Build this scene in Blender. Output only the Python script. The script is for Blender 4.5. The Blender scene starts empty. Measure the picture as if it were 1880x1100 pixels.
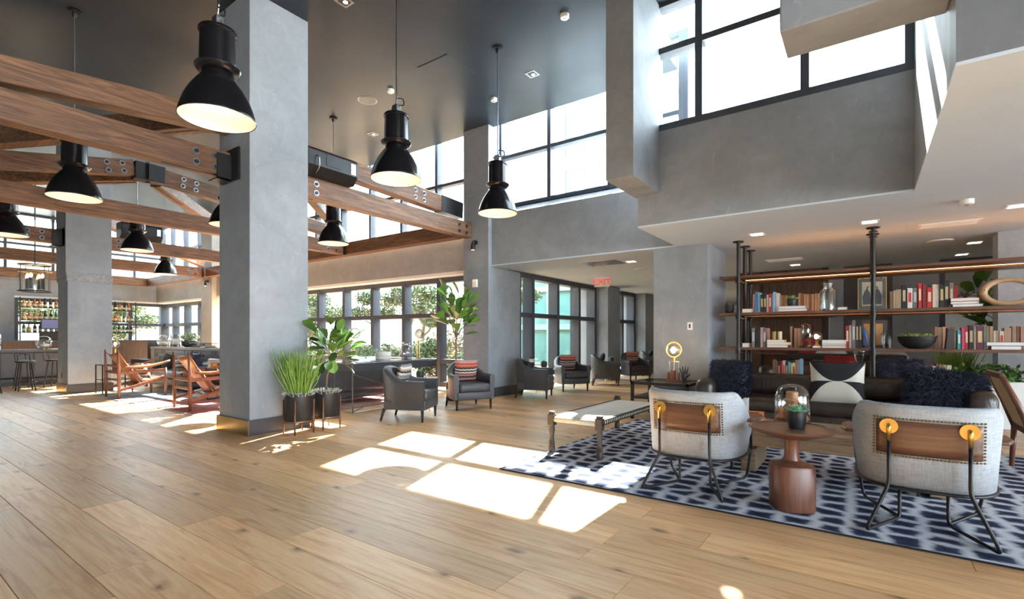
import bpy, bmesh, math, random
from mathutils import Vector, Matrix
random.seed(7)
S = bpy.context.scene
COL = S.collection
# ------------------------------------------------------------------ camera, world, sun, exposure
ROT = math.radians(35.563)
cd = bpy.data.cameras.new('camera'); cam = bpy.data.objects.new('camera', cd); COL.objects.link(cam)
cam.location = (0, 0, 1.2); cam.rotation_euler = (math.pi/2, 0, ROT)
cd.sensor_width = 36; cd.lens = 36*908/1880; cd.shift_y = 70/1880; cd.clip_start = .05; cd.clip_end = 400
S.camera = cam
w = bpy.data.worlds.new('sky'); S.world = w; w.use_nodes = True
nt = w.node_tree; bg = nt.nodes['Background']
bg.inputs[0].default_value = (.76, .89, 1.0, 1); bg.inputs[1].default_value = 5.0
sd = bpy.data.lights.new('sun', 'SUN'); sun = bpy.data.objects.new('sun', sd); COL.objects.link(sun)
sd.energy = 26; sd.angle = math.radians(.6); sd.color = (1, .95, .86)
sun.rotation_euler = Vector((-.333, .949, 1)).to_track_quat('Z', 'Y').to_euler(); sun.location = (-10, 30, 30)
vs = S.view_settings; vs.view_transform = 'Standard'; vs.look = 'None'; vs.exposure = 1.8; vs.gamma = 1; vs.use_curve_mapping = False

# ------------------------------------------------------------------ materials
MATS = {}
def newmat(name):
    m = bpy.data.materials.new(name); m.use_nodes = True; MATS[name] = m
    return m, m.node_tree, m.node_tree.nodes['Principled BSDF']
def c4(c): return (c[0], c[1], c[2], 1)
def N(t, typ, **kw):
    n = t.nodes.new(typ)
    for k, v in kw.items():
        if k.startswith('i_'): n.inputs[k[2:]].default_value = v
        elif k.startswith('n_'): n.inputs[int(k[2:])].default_value = v
        else: setattr(n, k, v)
    return n
def math_(t, op, a, b=None, c=None):
    n = t.nodes.new('ShaderNodeMath'); n.operation = op
    for i, v in enumerate((a, b, c)):
        if v is None: continue
        if isinstance(v, (int, float)): n.inputs[i].default_value = v
        else: t.links.new(v, n.inputs[i])
    return n.outputs[0]
def mixc(t, fac, a, b, mode='MIX'):
    n = t.nodes.new('ShaderNodeMix'); n.data_type = 'RGBA'; n.blend_type = mode
    for i, v in ((0, fac), (6, a), (7, b)):
        if isinstance(v, (int, float)): n.inputs[i].default_value = v
        elif isinstance(v, tuple): n.inputs[i].default_value = c4(v)
        else: t.links.new(v, n.inputs[i])
    return n.outputs[2]
def coords(t, kind='Object', scale=(1, 1, 1)):
    if kind == 'World':
        o = N(t, 'ShaderNodeNewGeometry').outputs['Position']
    else:
        o = N(t, 'ShaderNodeTexCoord').outputs[kind]
    m = N(t, 'ShaderNodeMapping'); m.inputs['Scale'].default_value = scale
    t.links.new(o, m.inputs[0]); return m.outputs[0]
def noise(t, vec, scale, detail=4, rough=.55, dist=0):
    n = N(t, 'ShaderNodeTexNoise'); n.inputs['Scale'].default_value = scale; n.inputs['Detail'].default_value = detail
    n.inputs['Roughness'].default_value = rough; n.inputs['Distortion'].default_value = dist
    t.links.new(vec, n.inputs['Vector']); return n.outputs['Fac']
def ramp(t, fac, stops, interp='LINEAR'):
    r = N(t, 'ShaderNodeValToRGB'); cr = r.color_ramp; cr.interpolation = interp
    while len(cr.elements) < len(stops): cr.elements.new(.5)
    for e, (p, c) in zip(cr.elements, stops):
        e.position = p; e.color = c4(c) if len(c) == 3 else c
    t.links.new(fac, r.inputs[0]); return r.outputs[0]
def bump(t, p, height, strength=.3, dist=.01):
    b = N(t, 'ShaderNodeBump'); b.inputs['Strength'].default_value = strength; b.inputs['Distance'].default_value = dist
    t.links.new(height, b.inputs['Height']); t.links.new(b.outputs[0], p.inputs['Normal'])
def pm(name, c1, c2=None, scale=8, rough=.5, metal=0, bmp=0, kind='Object', stretch=(1, 1, 1), spec=.5, bscale=None, sheen=0, coat=0):
    m, t, p = newmat(name)
    p.inputs['Roughness'].default_value = rough; p.inputs['Metallic'].default_value = metal
    p.inputs['Specular IOR Level'].default_value = spec
    p.inputs['Coat Weight'].default_value = coat
    if sheen: p.inputs['Sheen Weight'].default_value = sheen
    if c2 is None: c2 = tuple(x*.82 for x in c1)
    v = coords(t, kind, stretch); f = noise(t, v, scale)
    t.links.new(mixc(t, ramp(t, f, [(.3, (0, 0, 0)), (.7, (1, 1, 1))]), c1, c2), p.inputs['Base Color'])
    if bmp: bump(t, p, noise(t, v, bscale or scale*3, 3), bmp)
    return m
def glassmat(name, tint=(1, 1, 1), refl=.08, rough=.0):
    m, t, p = newmat(name); t.nodes.remove(p)
    tr = N(t, 'ShaderNodeBsdfTransparent'); tr.inputs[0].default_value = c4(tint)
    gl = N(t, 'ShaderNodeBsdfGlossy'); gl.inputs['Roughness'].default_value = rough
    lw = N(t, 'ShaderNodeLayerWeight'); lw.inputs[0].default_value = .35
    f = math_(t, 'ADD', math_(t, 'MULTIPLY', lw.outputs['Facing'], .45), refl)
    mx = N(t, 'ShaderNodeMixShader'); t.links.new(f, mx.inputs[0]); t.links.new(tr.outputs[0], mx.inputs[1]); t.links.new(gl.outputs[0], mx.inputs[2])
    t.links.new(mx.outputs[0], t.nodes['Material Output'].inputs[0]); return m
def emis(name, c, s):
    m, t, p = newmat(name); p.inputs['Base Color'].default_value = c4(c)
    p.inputs['Emission Color'].default_value = c4(c); p.inputs['Emission Strength'].default_value = s; return m

def concrete(name, a, b):
    m, t, p = newmat(name); v = coords(t, 'World')
    n1 = noise(t, v, .9, 5, .6, 1.2); n2 = noise(t, v, 5, 6, .65, .8); n3 = noise(t, coords(t, 'World', (1, 1, .35)), 9, 4, .6, 2.5)
    c = mixc(t, ramp(t, n1, [(.3, (0, 0, 0)), (.72, (1, 1, 1))]), a, b)
    c = mixc(t, math_(t, 'MULTIPLY', ramp(t, n2, [(.4, (0, 0, 0)), (.75, (1, 1, 1))]), .35), c, tuple(x*.72 for x in a))
    c = mixc(t, math_(t, 'MULTIPLY', ramp(t, n3, [(.6, (0, 0, 0)), (.72, (1, 1, 1))]), .3), c, tuple(min(1, x*1.35) for x in b))
    t.links.new(c, p.inputs['Base Color']); p.inputs['Roughness'].default_value = .62
    bump(t, p, n2, .18, .01); return m
concrete('concrete', (.225, .25, .28), (.31, .343, .378))
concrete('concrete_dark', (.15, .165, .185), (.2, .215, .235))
concrete('plaster_warm', (.29, .285, .265), (.37, .36, .335))
concrete('plaster_dark', (.10, .10, .105), (.14, .14, .145))

def woodmat(name, dark, mid, light, rough=.45, axis=0, knots=True, sc=1.0, coat=0, rnd=True):
    m, t, p = newmat(name)
    v0 = N(t, 'ShaderNodeNewGeometry'); oi = N(t, 'ShaderNodeObjectInfo')
    r = math_(t, 'ADD', math_(t, 'MULTIPLY', v0.outputs['Random Per Island'], 7.3), math_(t, 'MULTIPLY', oi.outputs['Random'], 11.7))
    fr = math_(t, 'FRACT', r)
    off = N(t, 'ShaderNodeCombineXYZ'); t.links.new(math_(t, 'MULTIPLY', fr, 37), off.inputs[0]); t.links.new(math_(t, 'MULTIPLY', fr, 91), off.inputs[2])
    va = N(t, 'ShaderNodeVectorMath'); t.links.new(v0.outputs['Position'], va.inputs[0]); t.links.new(off.outputs[0], va.inputs[1])
    st = [7*sc, 7*sc, 7*sc]; st[axis] = .55*sc
    mp = N(t, 'ShaderNodeMapping'); mp.inputs['Scale'].default_value = st; t.links.new(va.outputs[0], mp.inputs[0])
    g = noise(t, mp.outputs[0], 2.2, 6, .62, 1.6)
    st2 = [60*sc, 60*sc, 60*sc]; st2[axis] = 1.6*sc
    mp2 = N(t, 'ShaderNodeMapping'); mp2.inputs['Scale'].default_value = st2; t.links.new(va.outputs[0], mp2.inputs[0])
    fg = noise(t, mp2.outputs[0], 1.5, 3, .6)
    c = ramp(t, g, [(.3, light), (.5, mid), (.7, dark)])
    c = mixc(t, math_(t, 'MULTIPLY', fg, .45), c, tuple(x*.75 for x in mid))
    if rnd:
        hs = N(t, 'ShaderNodeHueSaturation'); t.links.new(c, hs.inputs['Color'])
        t.links.new(math_(t, 'ADD', math_(t, 'MULTIPLY', fr, .5), .76), hs.inputs['Value']); c = hs.outputs[0]
    if knots:
        st3 = [2.6*sc]*3; st3[axis] = 1.5*sc
        mp3 = N(t, 'ShaderNodeMapping'); mp3.inputs['Scale'].default_value = st3; t.links.new(va.outputs[0], mp3.inputs[0])
        wv = N(t, 'ShaderNodeTexNoise'); wv.inputs['Scale'].default_value = 6; t.links.new(mp3.outputs[0], wv.inputs['Vector'])
        vm = N(t, 'ShaderNodeVectorMath'); vm.operation = 'MULTIPLY_ADD'; t.links.new(wv.outputs['Color'], vm.inputs[0]); vm.inputs[1].default_value = (.16,)*3; t.links.new(mp3.outputs[0], vm.inputs[2])
        vo = N(t, 'ShaderNodeTexVoronoi'); vo.voronoi_dimensions = '2D'; vo.inputs['Scale'].default_value = 1.0; t.links.new(vm.outputs[0], vo.inputs['Vector'])
        sc_ = N(t, 'ShaderNodeSeparateColor'); t.links.new(vo.outputs['Color'], sc_.inputs[0])
        k = math_(t, 'MULTIPLY', ramp(t, vo.outputs['Distance'], [(.02, (1, 1, 1)), (.05, (.5, .5, .5)), (.12, (0, 0, 0))]), math_(t, 'GREATER_THAN', sc_.outputs[0], .5))
        c = mixc(t, math_(t, 'MULTIPLY', k, .85), c, tuple(x*.3 for x in dark))
    t.links.new(c, p.inputs['Base Color'])
    p.inputs['Roughness'].default_value = rough; p.inputs['Coat Weight'].default_value = coat; p.inputs['Specular IOR Level'].default_value = .5
    bump(t, p, fg, .15, .004); return m
woodmat('oak_floor', (.46, .225, .09), (.70, .415, .20), (.80, .545, .30), rough=.36)
woodmat('timber_y', (.03, .014, .008), (.15, .072, .036), (.30, .15, .072), rough=.55, axis=1, knots=False)
woodmat('timber_x', (.03, .014, .008), (.15, .072, .036), (.30, .15, .072), rough=.55, axis=0, knots=False)
woodmat('walnut', (.055, .024, .013), (.13, .058, .032), (.20, .098, .055), rough=.35, axis=0, knots=False, rnd=False)
woodmat('walnut_z', (.075, .027, .016), (.16, .06, .035), (.22, .09, .055), rough=.35, axis=2, knots=False, rnd=False)
woodmat('teak', (.13, .04, .018), (.24, .085, .04), (.30, .12, .06), rough=.35, axis=2, knots=False, rnd=False)
woodmat('old_plank', (.15, .09, .05), (.30, .20, .12), (.40, .29, .19), rough=.6, axis=0, knots=True)
pm('dark_ceiling', (.018, .026, .037), (.025, .035, .048), 1.5, .34, kind='World', spec=.25)
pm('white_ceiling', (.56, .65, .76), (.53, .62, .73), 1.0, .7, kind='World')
pm('white_paint', (.75, .75, .74), (.7, .7, .69), 1.0, .6, kind='World')
pm('frame_dark', (.045, .055, .075), (.06, .07, .09), 4, .4)
pm('black_metal', (.012, .012, .014), (.02, .02, .022), 6, .42, metal=.3)
pm('black_gloss', (.006, .006, .008), (.009, .009, .011), 4, .2, spec=.35)
pm('plinth_dark', (.035, .038, .045), (.05, .052, .06), 3, .35)
pm('bronze', (.25, .19, .09), (.33, .26, .13), 2, .35, metal=.8)
pm('brass', (.75, .48, .14), (.62, .37, .1), 6, .28, metal=1)
pm('steel', (.55, .56, .58), (.45, .46, .48), 8, .25, metal=1)
pm('bolt_steel', (.22, .23, .25), (.3, .31, .33), 30, .35, metal=1)
glassmat('glass', (.97, .99, .98), .03)
glassmat('clear_glass', (.93, .95, .95), .06)
glassmat('teal_glass', (.72, .92, .9), .10)
pm('lamp_inside', (.84, .78, .7), (.8, .73, .64), 3, .6)
pm('stone_ground', (.62, .6, .56), (.5, .48, .45), 3, .8)

# ------------------------------------------------------------------ mesh helpers
class MB:
    def __init__(s): s.v = []; s.f = []
    def add(s, vs, fs):
        o = len(s.v); s.v += [tuple(v) for v in vs]; s.f += [tuple(i+o for i in f) for f in fs]; return s
    def box(s, x0, x1, y0, y1, z0, z1):
        return s.add([(x0,y0,z0),(x1,y0,z0),(x1,y1,z0),(x0,y1,z0),(x0,y0,z1),(x1,y0,z1),(x1,y1,z1),(x0,y1,z1)],
                     [(0,3,2,1),(4,5,6,7),(0,1,5,4),(1,2,6,5),(2,3,7,6),(3,0,4,7)])
    def cbox(s, c, sz): return s.box(c[0]-sz[0]/2, c[0]+sz[0]/2, c[1]-sz[1]/2, c[1]+sz[1]/2, c[2]-sz[2]/2, c[2]+sz[2]/2)
    def bar(s, a, b, w, h, up=(0, 0, 1)):
        a = Vector(a); b = Vector(b); d = (b-a).normalized(); u = Vector(up)
        if abs(d.dot(u)) > .98: u = Vector((0, 1, 0))
        r = d.cross(u).normalized()*w/2; u2 = r.cross(d).normalized()*h/2
        return s.add([a-r-u2, a+r-u2, a+r+u2, a-r+u2, b-r-u2, b+r-u2, b+r+u2, b-r+u2],
                     [(0,1,2,3),(7,6,5,4),(0,4,5,1),(1,5,6,2),(2,6,7,3),(3,7,4,0)])
    def tube(s, pts, r, n=8, closed=False, cap=True):
        pts = [Vector(p) for p in pts]; m = len(pts); rs = r if isinstance(r, (list, tuple)) else [r]*m
        o = len(s.v); prev = None
        for i, p in enumerate(pts):
            if closed: t = (pts[(i+1) % m]-pts[i-1])
            else: t = pts[min(i+1, m-1)]-pts[max(i-1, 0)]
            t.normalize()
            if prev is None:
                u = Vector((0, 0, 1)) if abs(t.z) < .9 else Vector((1, 0, 0))
                a = t.cross(u).normalized()
            else: a = (prev-t*prev.dot(t)).normalized()
            prev = a; b = t.cross(a)
            for k in range(n):
                an = 2*math.pi*k/n; s.v.append(tuple(p+(a*math.cos(an)+b*math.sin(an))*rs[i]))
        for i in range(m if closed else m-1):
            j = (i+1) % m
            for k in range(n):
                l = (k+1) % n; s.f.append((o+i*n+k, o+i*n+l, o+j*n+l, o+j*n+k))
        if cap and not closed:
            s.f.append(tuple(o+k for k in reversed(range(n)))); s.f.append(tuple(o+(m-1)*n+k for k in range(n)))
        return s
    def cyl(s, a, b, r, r2=None, n=12): return s.tube([a, b], [r, r if r2 is None else r2], n)
    def lathe(s, prof, n=24, c=(0, 0, 0), sx=1, sy=1, cap=True):
        o = len(s.v); m = len(prof)
        for r, z in prof:
            for k in range(n):
                a = 2*math.pi*k/n; s.v.append((c[0]+r*math.cos(a)*sx, c[1]+r*math.sin(a)*sy, c[2]+z))
        for i in range(m-1):
            for k in range(n):
                l = (k+1) % n; s.f.append((o+i*n+k, o+i*n+l, o+(i+1)*n+l, o+(i+1)*n+k))
        if cap and prof[0][0] > 1e-4: s.f.append(tuple(o+k for k in reversed(range(n))))
        if cap and prof[-1][0] > 1e-4: s.f.append(tuple(o+(m-1)*n+k for k in range(n)))
        return s
    def ball(s, c, r, n=12, m=8, sc=(1, 1, 1)):
        pr = [(max(1e-5, math.sin(math.pi*i/m))*r, -math.cos(math.pi*i/m)*r) for i in range(m+1)]
        o = len(s.v); s.lathe(pr, n)
        for i in range(o, len(s.v)):
            v = s.v[i]; s.v[i] = (c[0]+v[0]*sc[0], c[1]+v[1]*sc[1], c[2]+v[2]*sc[2])
        return s
    def prism(s, poly, z0, z1):
        n = len(poly); return s.add([(x, y, z0) for x, y in poly]+[(x, y, z1) for x, y in poly],
            [tuple(reversed(range(n))), tuple(range(n, 2*n))]+[(i, (i+1) % n, n+(i+1) % n, n+i) for i in range(n)])
    def surf(s, fn, nu, nv, thick=None, closeu=False):
        o = len(s.v); P = [[Vector(fn(i/nu, j/nv)) for j in range(nv+1)] for i in range(nu+1)]
        for row in P: s.v += [tuple(p) for p in row]
        w_ = nv+1
        for i in range(nu):
            for j in range(nv): s.f.append((o+i*w_+j, o+(i+1)*w_+j, o+(i+1)*w_+j+1, o+i*w_+j+1))
        return s
    def xf(s, M, start=0):
        for i in range(start, len(s.v)): s.v[i] = tuple(M @ Vector(s.v[i]))
        return s
    def mesh(s, name):
        me = bpy.data.meshes.new(name); me.from_pydata([tuple(v) for v in s.v], [], s.f); me.update(); return me
    def build(s, name, mat, parent=None, smooth=False, bevel=0, sub=0, solid=0, loc=None, rz=None, seg=2, fixn=False):
        me = s.mesh(name); me.materials.append(MATS[mat] if isinstance(mat, str) else mat)
        if fixn:
            b = bmesh.new(); b.from_mesh(me); bmesh.ops.recalc_face_normals(b, faces=b.faces); b.to_mesh(me); b.free()
        o = bpy.data.objects.new(name, me); COL.objects.link(o)
        if smooth:
            me.polygons.foreach_set('use_smooth', [True]*len(me.polygons))
            if smooth == 'auto': 
                me.set_sharp_from_angle(angle=math.radians(40))
        if solid: md = o.modifiers.new('solid', 'SOLIDIFY'); md.thickness = solid; md.offset = 0
        if bevel: md = o.modifiers.new('bevel', 'BEVEL'); md.width = bevel; md.segments = seg; md.limit_method = 'ANGLE'; md.angle_limit = math.radians(40)
        if sub: md = o.modifiers.new('sub', 'SUBSURF'); md.levels = sub; md.render_levels = sub
        if parent: o.parent = parent
        if loc: o.location = loc
        if rz is not None: o.rotation_euler = (0, 0, rz)
        return o
def tag(o, label, cat, group=None):
    o['label'] = label; o['category'] = cat
    if group: o['group'] = group
    return o
def thing(name, label, cat, loc=(0, 0, 0), rz=0, group=None):
    o = bpy.data.objects.new(name, None); COL.objects.link(o); o.empty_display_size = .1
    o.location = loc; o.rotation_euler = (0, 0, rz); return tag(o, label, cat, group)
def struct(o, label=None, cat=None):
    o['kind'] = 'structure'
    if label: o['label'] = label
    if cat: o['category'] = cat
    return o
def sempty(name, loc=(0, 0, 0), rz=0, label=None, cat=None):
    o = bpy.data.objects.new(name, None); COL.objects.link(o); o.empty_display_size = .1
    o.location = loc; o.rotation_euler = (0, 0, rz); return struct(o, label, cat)
def dup(root, loc=None, rz=None, label=None, group=None, parent=None):
    r = root.copy(); COL.objects.link(r)
    if parent is not None: r.parent = parent
    if loc is not None: r.location = loc
    if rz is not None: r.rotation_euler = (0, 0, rz)
    if label: r['label'] = label
    if group: r['group'] = group
    for ch in root.children:
        c = dup(ch); c.parent = r
    return r
def arc(c, r, a0, a1, n, plane='xy'):
    out = []
    for i in range(n+1):
        a = math.radians(a0+(a1-a0)*i/n); x, y = r*math.cos(a), r*math.sin(a)
        out.append((c[0]+x, c[1]+y, c[2]) if plane == 'xy' else (c[0]+x, c[1], c[2]+y) if plane == 'xz' else (c[0], c[1]+x, c[2]+y))
    return out
def roundpath(pts, r, n=5):
    """fillet the corners of a polyline"""
    P = [Vector(p) for p in pts]; out = [P[0]]
    for i in range(1, len(P)-1):
        a = (P[i-1]-P[i]); b = (P[i+1]-P[i]); d = min(r, a.length*.45, b.length*.45)
        p0 = P[i]+a.normalized()*d; p2 = P[i]+b.normalized()*d
        for k in range(n+1):
            u = k/n; out.append(p0*(1-u)**2+P[i]*2*u*(1-u)+p2*u*u)
    out.append(P[-1]); return out
# ------------------------------------------------------------------ the setting
ZC, ZL, YP, YH, YG = 5.46, 2.64, 7.75, 7.86, 8.2
# ---- floor: real oak planks, the near ones one by one, the rest joined
floor = MB().box(-24.5, 10, -6, 24, -.3, -.03).build('floor', 'oak_floor'); struct(floor, 'wide oak plank floor with knots running across the lobby', 'floor')
pl_me = None
def plank_mesh():
    m = MB(); b = .003
    m.add([(0,0,-.02),(1,0,-.02),(1,1,-.02),(0,1,-.02),(0,0,-.002),(1,0,-.002),(1,1,-.002),(0,1,-.002),(.0008,.007,0),(.9992,.007,0),(.9992,.993,0),(.0008,.993,0)],
          [(0,1,5,4),(1,2,6,5),(2,3,7,6),(3,0,4,7),(4,5,9,8),(5,6,10,9),(6,7,11,10),(7,4,8,11),(8,9,10,11)])
    return m
PM = plank_mesh(); pme = PM.mesh('plank'); pme.materials.append(MATS['oak_floor'])
rest = MB(); PW = .265
for r in range(-10, 62):
    y = r*PW; x = -24.4+random.uniform(-2, 0)
    while x < 10:
        L = random.uniform(1.7, 2.7)
        near = (.2 < y < 5.6) and x+L > -8.6 and x < 3.2 and (y > .9 or x > -4.8) and (-.70*(y-.5)-.3 > x-10) 
        d = -x*.58+y*.81
        if near and not (x > -1.0 and y < 2.1):
            o = bpy.data.objects.new('plank', pme); COL.objects.link(o); o.parent = floor
            o.location = (x+.0005, y+.0004, 0); o.scale = (L-.001, PW-.0008, 1)
        else:
            s0 = len(rest.v); rest.add(PM.v, PM.f)
            rest.xf(Matrix.Translation((x+.0015, y+.001, 0)) @ Matrix.Diagonal((L-.003, PW-.002, 1, 1)), s0)
        x += L
ro = rest.build('plank_field', 'oak_floor', floor); ro['kind'] = 'stuff'

def wbox(name, mat, *b, label=None, parent=None, bevel=0):
    o = MB().box(*b).build(name, mat, parent, bevel=bevel)
    if parent is None: struct(o, label, 'wall' if name.startswith('wall') else None)
    return o
# ceilings
o = MB().box(-24.5, -2.43, -6, 7.92, ZC, ZC+.3).box(-2.43, 10, -6, 6.3, ZC, ZC+.3).build('ceiling', 'dark_ceiling'); struct(o, 'dark charcoal painted high ceiling over the lobby', 'ceiling')
o = MB().box(-6.12, -2.43, 7.86, 24, ZL, ZL+.02).box(-2.43, .39, 6.24, 24, ZL, ZL+.02).box(.39, 10, 3.505, 24, ZL, ZL+.02).build('ceiling_low', 'white_ceiling'); struct(o, 'white painted low ceiling above the library lounge', 'ceiling')
struct(MB().box(-6.8, -2.43, 8.3, 24, ZL+.03, ZL+.5).box(-2.2, 10, 6.75, 24, ZL+.03, ZL+.5).build('roof', 'white_paint'), 'pale flat roof of the low wing', 'roof')
pm('rough_plaster', (.22, .235, .25), (.36, .38, .39), 22, .9, bmp=1.0, kind='World', bscale=40)
# columns (plaster shaft, plinth)
def column(name, x0, x1, y0, y1, label, notch=False):
    e = sempty(name, ((x0+x1)/2, (y0+y1)/2, 0), 0, label, 'column')
    hx, hy = (x1-x0)/2, (y1-y0)/2
    if notch:
        MB().box(-hx, hx, -hy, hy, 0, 2.55).build('shaft', 'concrete', e, bevel=.008)
        MB().box(-hx-.012, hx-.02, -hy-.03, hy, 2.55, ZC).build('shaft', 'concrete', e, bevel=.008)
        MB().box(-hx-.006, hx+.014, -hy-.022, hy+.006, 2.42, 2.6).build('rough_band', 'rough_plaster', e, bevel=.012)
    else: MB().box(-hx, hx, -hy, hy, 0, ZC).build('shaft', 'concrete', e, bevel=.008)
    MB().box(-hx-.02, hx+.02, -hy-.02, hy+.02, 0, .19).build('plinth', 'plinth_dark', e, bevel=.004)
    MB().box(-hx-.024, hx+.016, -hy-.026, -hy-.0201, 0, .185).build('plinth_plate', 'bronze', e)
    MB().box(-hx+.3, -hx+.34, -hy-.012, -hy, .32, .44).build('outlet', 'plinth_dark', e) if notch else None
    return e
column('wall_column', -6.91, -6.12, 3.05, 3.83, 'square grey plastered column beside the two planter pots')
column('wall_column', -14.64, -13.9, 3.08, 3.85, 'square grey plastered column beside the small black side table', True)
# header wall over the opening, pilaster, right pier
wl = sempty('wall_back', (0, 0, 0), 0, 'grey trowelled plaster wall with an opening into the corridor', 'wall')
MB().box(-6.12, -2.431, YH, 8.24, ZL+.02, 3.66).build('header', 'concrete', wl)
MB().add([(-6.12,YH,3.66),(-2.43,YH,3.66),(-2.43,YG-.04,3.84),(-6.12,YG-.04,3.84),(-6.12,YG-.04,3.4),(-2.43,YG-.04,3.4)], [(0,1,2,3),(0,3,4),(1,5,2)]).build('sill', 'concrete', wl)
MB().box(-6.78, -6.12, YP, 8.87, 0, ZL-.02).box(-6.78, -6.12, YP, 8.4, ZL-.02, 6.2).build('pilaster', 'concrete', wl, bevel=.006)
MB().box(-6.8, -6.1, YP-.02, 8.9, 0, .19).build('baseboard', 'plinth_dark', wl)
MB().box(-2.80, -1.95, YH-.001, 9.02, 0, ZL).build('pier', 'concrete', wl, bevel=.006)
# left part of the back wall (garden windows below, clerestory above)
MB().box(-18.1, -6.78, 7.9, 8.26, 2.62, 3.5).build('lintel_band', 'plaster_warm', wl)
MB().box(-18.1, -6.78, 7.92, 8.3, 2.56, 2.62).build('lintel_soffit', 'white_paint', wl)
MB().box(-14.6, -13.9, YP, 8.4, 0, 6.2).build('pilaster', 'concrete', wl)
MB().box(-18.9, -18.1, YP, 8.4, 0, 6.2).build('pilaster', 'plaster_warm', wl)
MB().box(-23.7, -18.9, 7.9, 8.26, 2.62, 3.5).build('lintel_band', 'plaster_warm', wl)
MB().box(-23.7, -18.9, 7.92, 8.3, 2.56, 2.62).build('lintel_soffit', 'white_paint', wl)
# bar wall (end of the room)
bw = sempty('wall_left', (0, 0, 0), 0, 'grey plaster end wall behind the bar', 'wall')
MB().box(-23.7, -23.3, 3.8, 8.26, 2.62, 3.5).box(-23.7, -23.3, -6, 3.8, 0, 3.5).box(-23.7, -23.3, -6, 2.4, 3.5, ZC).build('plaster', 'concrete', bw)
MB().box(-23.62, -23.3, 3.8, 8.26, 2.56, 2.62).build('lintel_soffit', 'white_paint', bw)
MB().box(-23.68, -23.4, 3.8, 8.2, 0, .75).build('knee_wall', 'plaster_dark', bw)
# soffit block of the library lounge
sb = sempty('wall_soffit', (0, 0, 0), 0, 'grey plaster wall above the library lounge under tall black framed windows', 'wall')
MB().box(-2.43, .4, 6.24, 6.5, ZL+.02, 3.835).box(-2.43, -2.2, 6.5, 8.24, ZL+.02, 3.835).build('upstand', 'concrete', sb)
MB().box(.39, .62, 3.751, 6.7, ZL+.02, ZC).build('side_return', 'concrete', sb)
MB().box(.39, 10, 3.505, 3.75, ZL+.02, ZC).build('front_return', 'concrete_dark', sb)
MB().box(-2.49, -2.15, 5.38, 6.3, 3.05, ZC).build('hanging_pier', 'concrete', sb, bevel=.006)
MB().box(-.435, .389, 3.47, 3.84, 3.1, ZC).build('hanging_box', 'concrete', sb, bevel=.01)
# walls behind / far sides
struct(MB().box(-24.5, 10, -6.3, -6, 0, ZC).build('wall_front', 'white_paint'), 'grey plaster wall', 'wall')  # closes the room out of view; white so it bounces light to the floor
struct(MB().box(10, 10.3, -6.3, -5.2, 0, ZC).box(10, 10.3, 3.0, 3.75, 0, ZC).box(10, 10.3, -5.2, 3.0, 5.0, ZC).box(10, 10.3, 9, 24, 0, ZL).build('wall_side', 'concrete'), 'grey plaster side wall with a wide glazed entrance', 'wall')
# corridor side wall (X = -6.12) beyond the opening
cw = sempty('wall_corridor', (0, 0, 0), 0, 'pale grey plaster piers between tall corridor windows', 'wall')
MB().box(-6.8, -5.82, 12.72, 13.55, 0, ZL).box(-6.8, -5.82, 15.6, 16.6, 0, ZL).box(-6.8, -6.1, 18.4, 24, 0, ZL).build('pier', 'concrete', cw)
struct(MB().box(-6.8, 10, 23.6, 24, 0, ZL).build('wall_end', 'white_paint'), 'white end wall of the corridor', 'wall')

# ---- windows
def window(name, plane, pos, u0, u1, z0, z1, us, zs, label, fw=.075, fd=.14, gmat='glass', fmat='frame_dark', skip=None):
    """plane 'y': runs along x at y=pos; plane 'x': runs along y at x=pos"""
    e = sempty(name, (0, 0, 0), 0, label, 'window')
    def B(a0, a1, b0, b1, d0, d1):
        return (a0, a1, pos+d0, pos+d1, b0, b1) if plane == 'y' else (pos+d0, pos+d1, a0, a1, b0, b1)
    ua = [u0]+list(us)+[u1]; za = [z0]+list(zs)+[z1]
    MB().box(*B(u0, u1, z0, z0+fw, -fd/2, fd/2)).build('bottom_rail', fmat, e)
    MB().box(*B(u0, u1, z1-fw, z1, -fd/2, fd/2)).build('top_rail', fmat, e)
    for k, u in enumerate(ua):
        hw = fw/2 if 0 < k < len(ua)-1 else fw
        MB().box(*B(u-hw, u+hw, z0, z1, -fd/2-.01, fd/2+.01)).build('mullion', fmat, e)
    for z in zs: MB().box(*B(u0, u1, z-fw*.45, z+fw*.45, -fd/2, fd/2)).build('transom', fmat, e)
    for i in range(len(ua)-1):
        for j in range(len(za)-1):
            MB().box(*B(ua[i], ua[i+1], za[j], za[j+1], -.006, .006)).build('pane', gmat, e)
    return e
window('window_1', 'y', YG, -6.15, -2.4, 3.84, 6.2, (-4.94, -3.69), (4.88,), 'black framed clerestory window above the corridor opening')
window('window_2', 'y', 6.33, -2.25, .4, 3.835, 5.5, (-1.66, -.54), (4.86,), 'tall black framed window above the library lounge', fw=.085, fd=.17)
window('window_3', 'y', 8.3, -13.9, -6.76, .08, 2.56, (-12.6, -11.43, -10.25, -9.08, -7.92), (.66, 1.71), 'dark framed garden window wall behind the desk', fw=.11, fd=.2)
window('window_4', 'y', YG, -13.9, -6.75, 3.5, 6.2, (-12.6, -11.43, -10.25, -9.08, -7.92), (4.62,), 'dark framed clerestory window behind the timber beams')
window('window_5', 'x', -6.3, 8.87, 12.72, .3, ZL, (9.47, 10.6, 11.72), (1.71,), 'dark framed corridor window beside the row of armchairs', fw=.11, fd=.24, gmat='glass')
window('window_6', 'x', -6.3, 13.55, 15.6, .3, ZL, (14.6,), (1.71,), 'dark framed window at the far end of the corridor', fw=.11, fd=.24)
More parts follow.
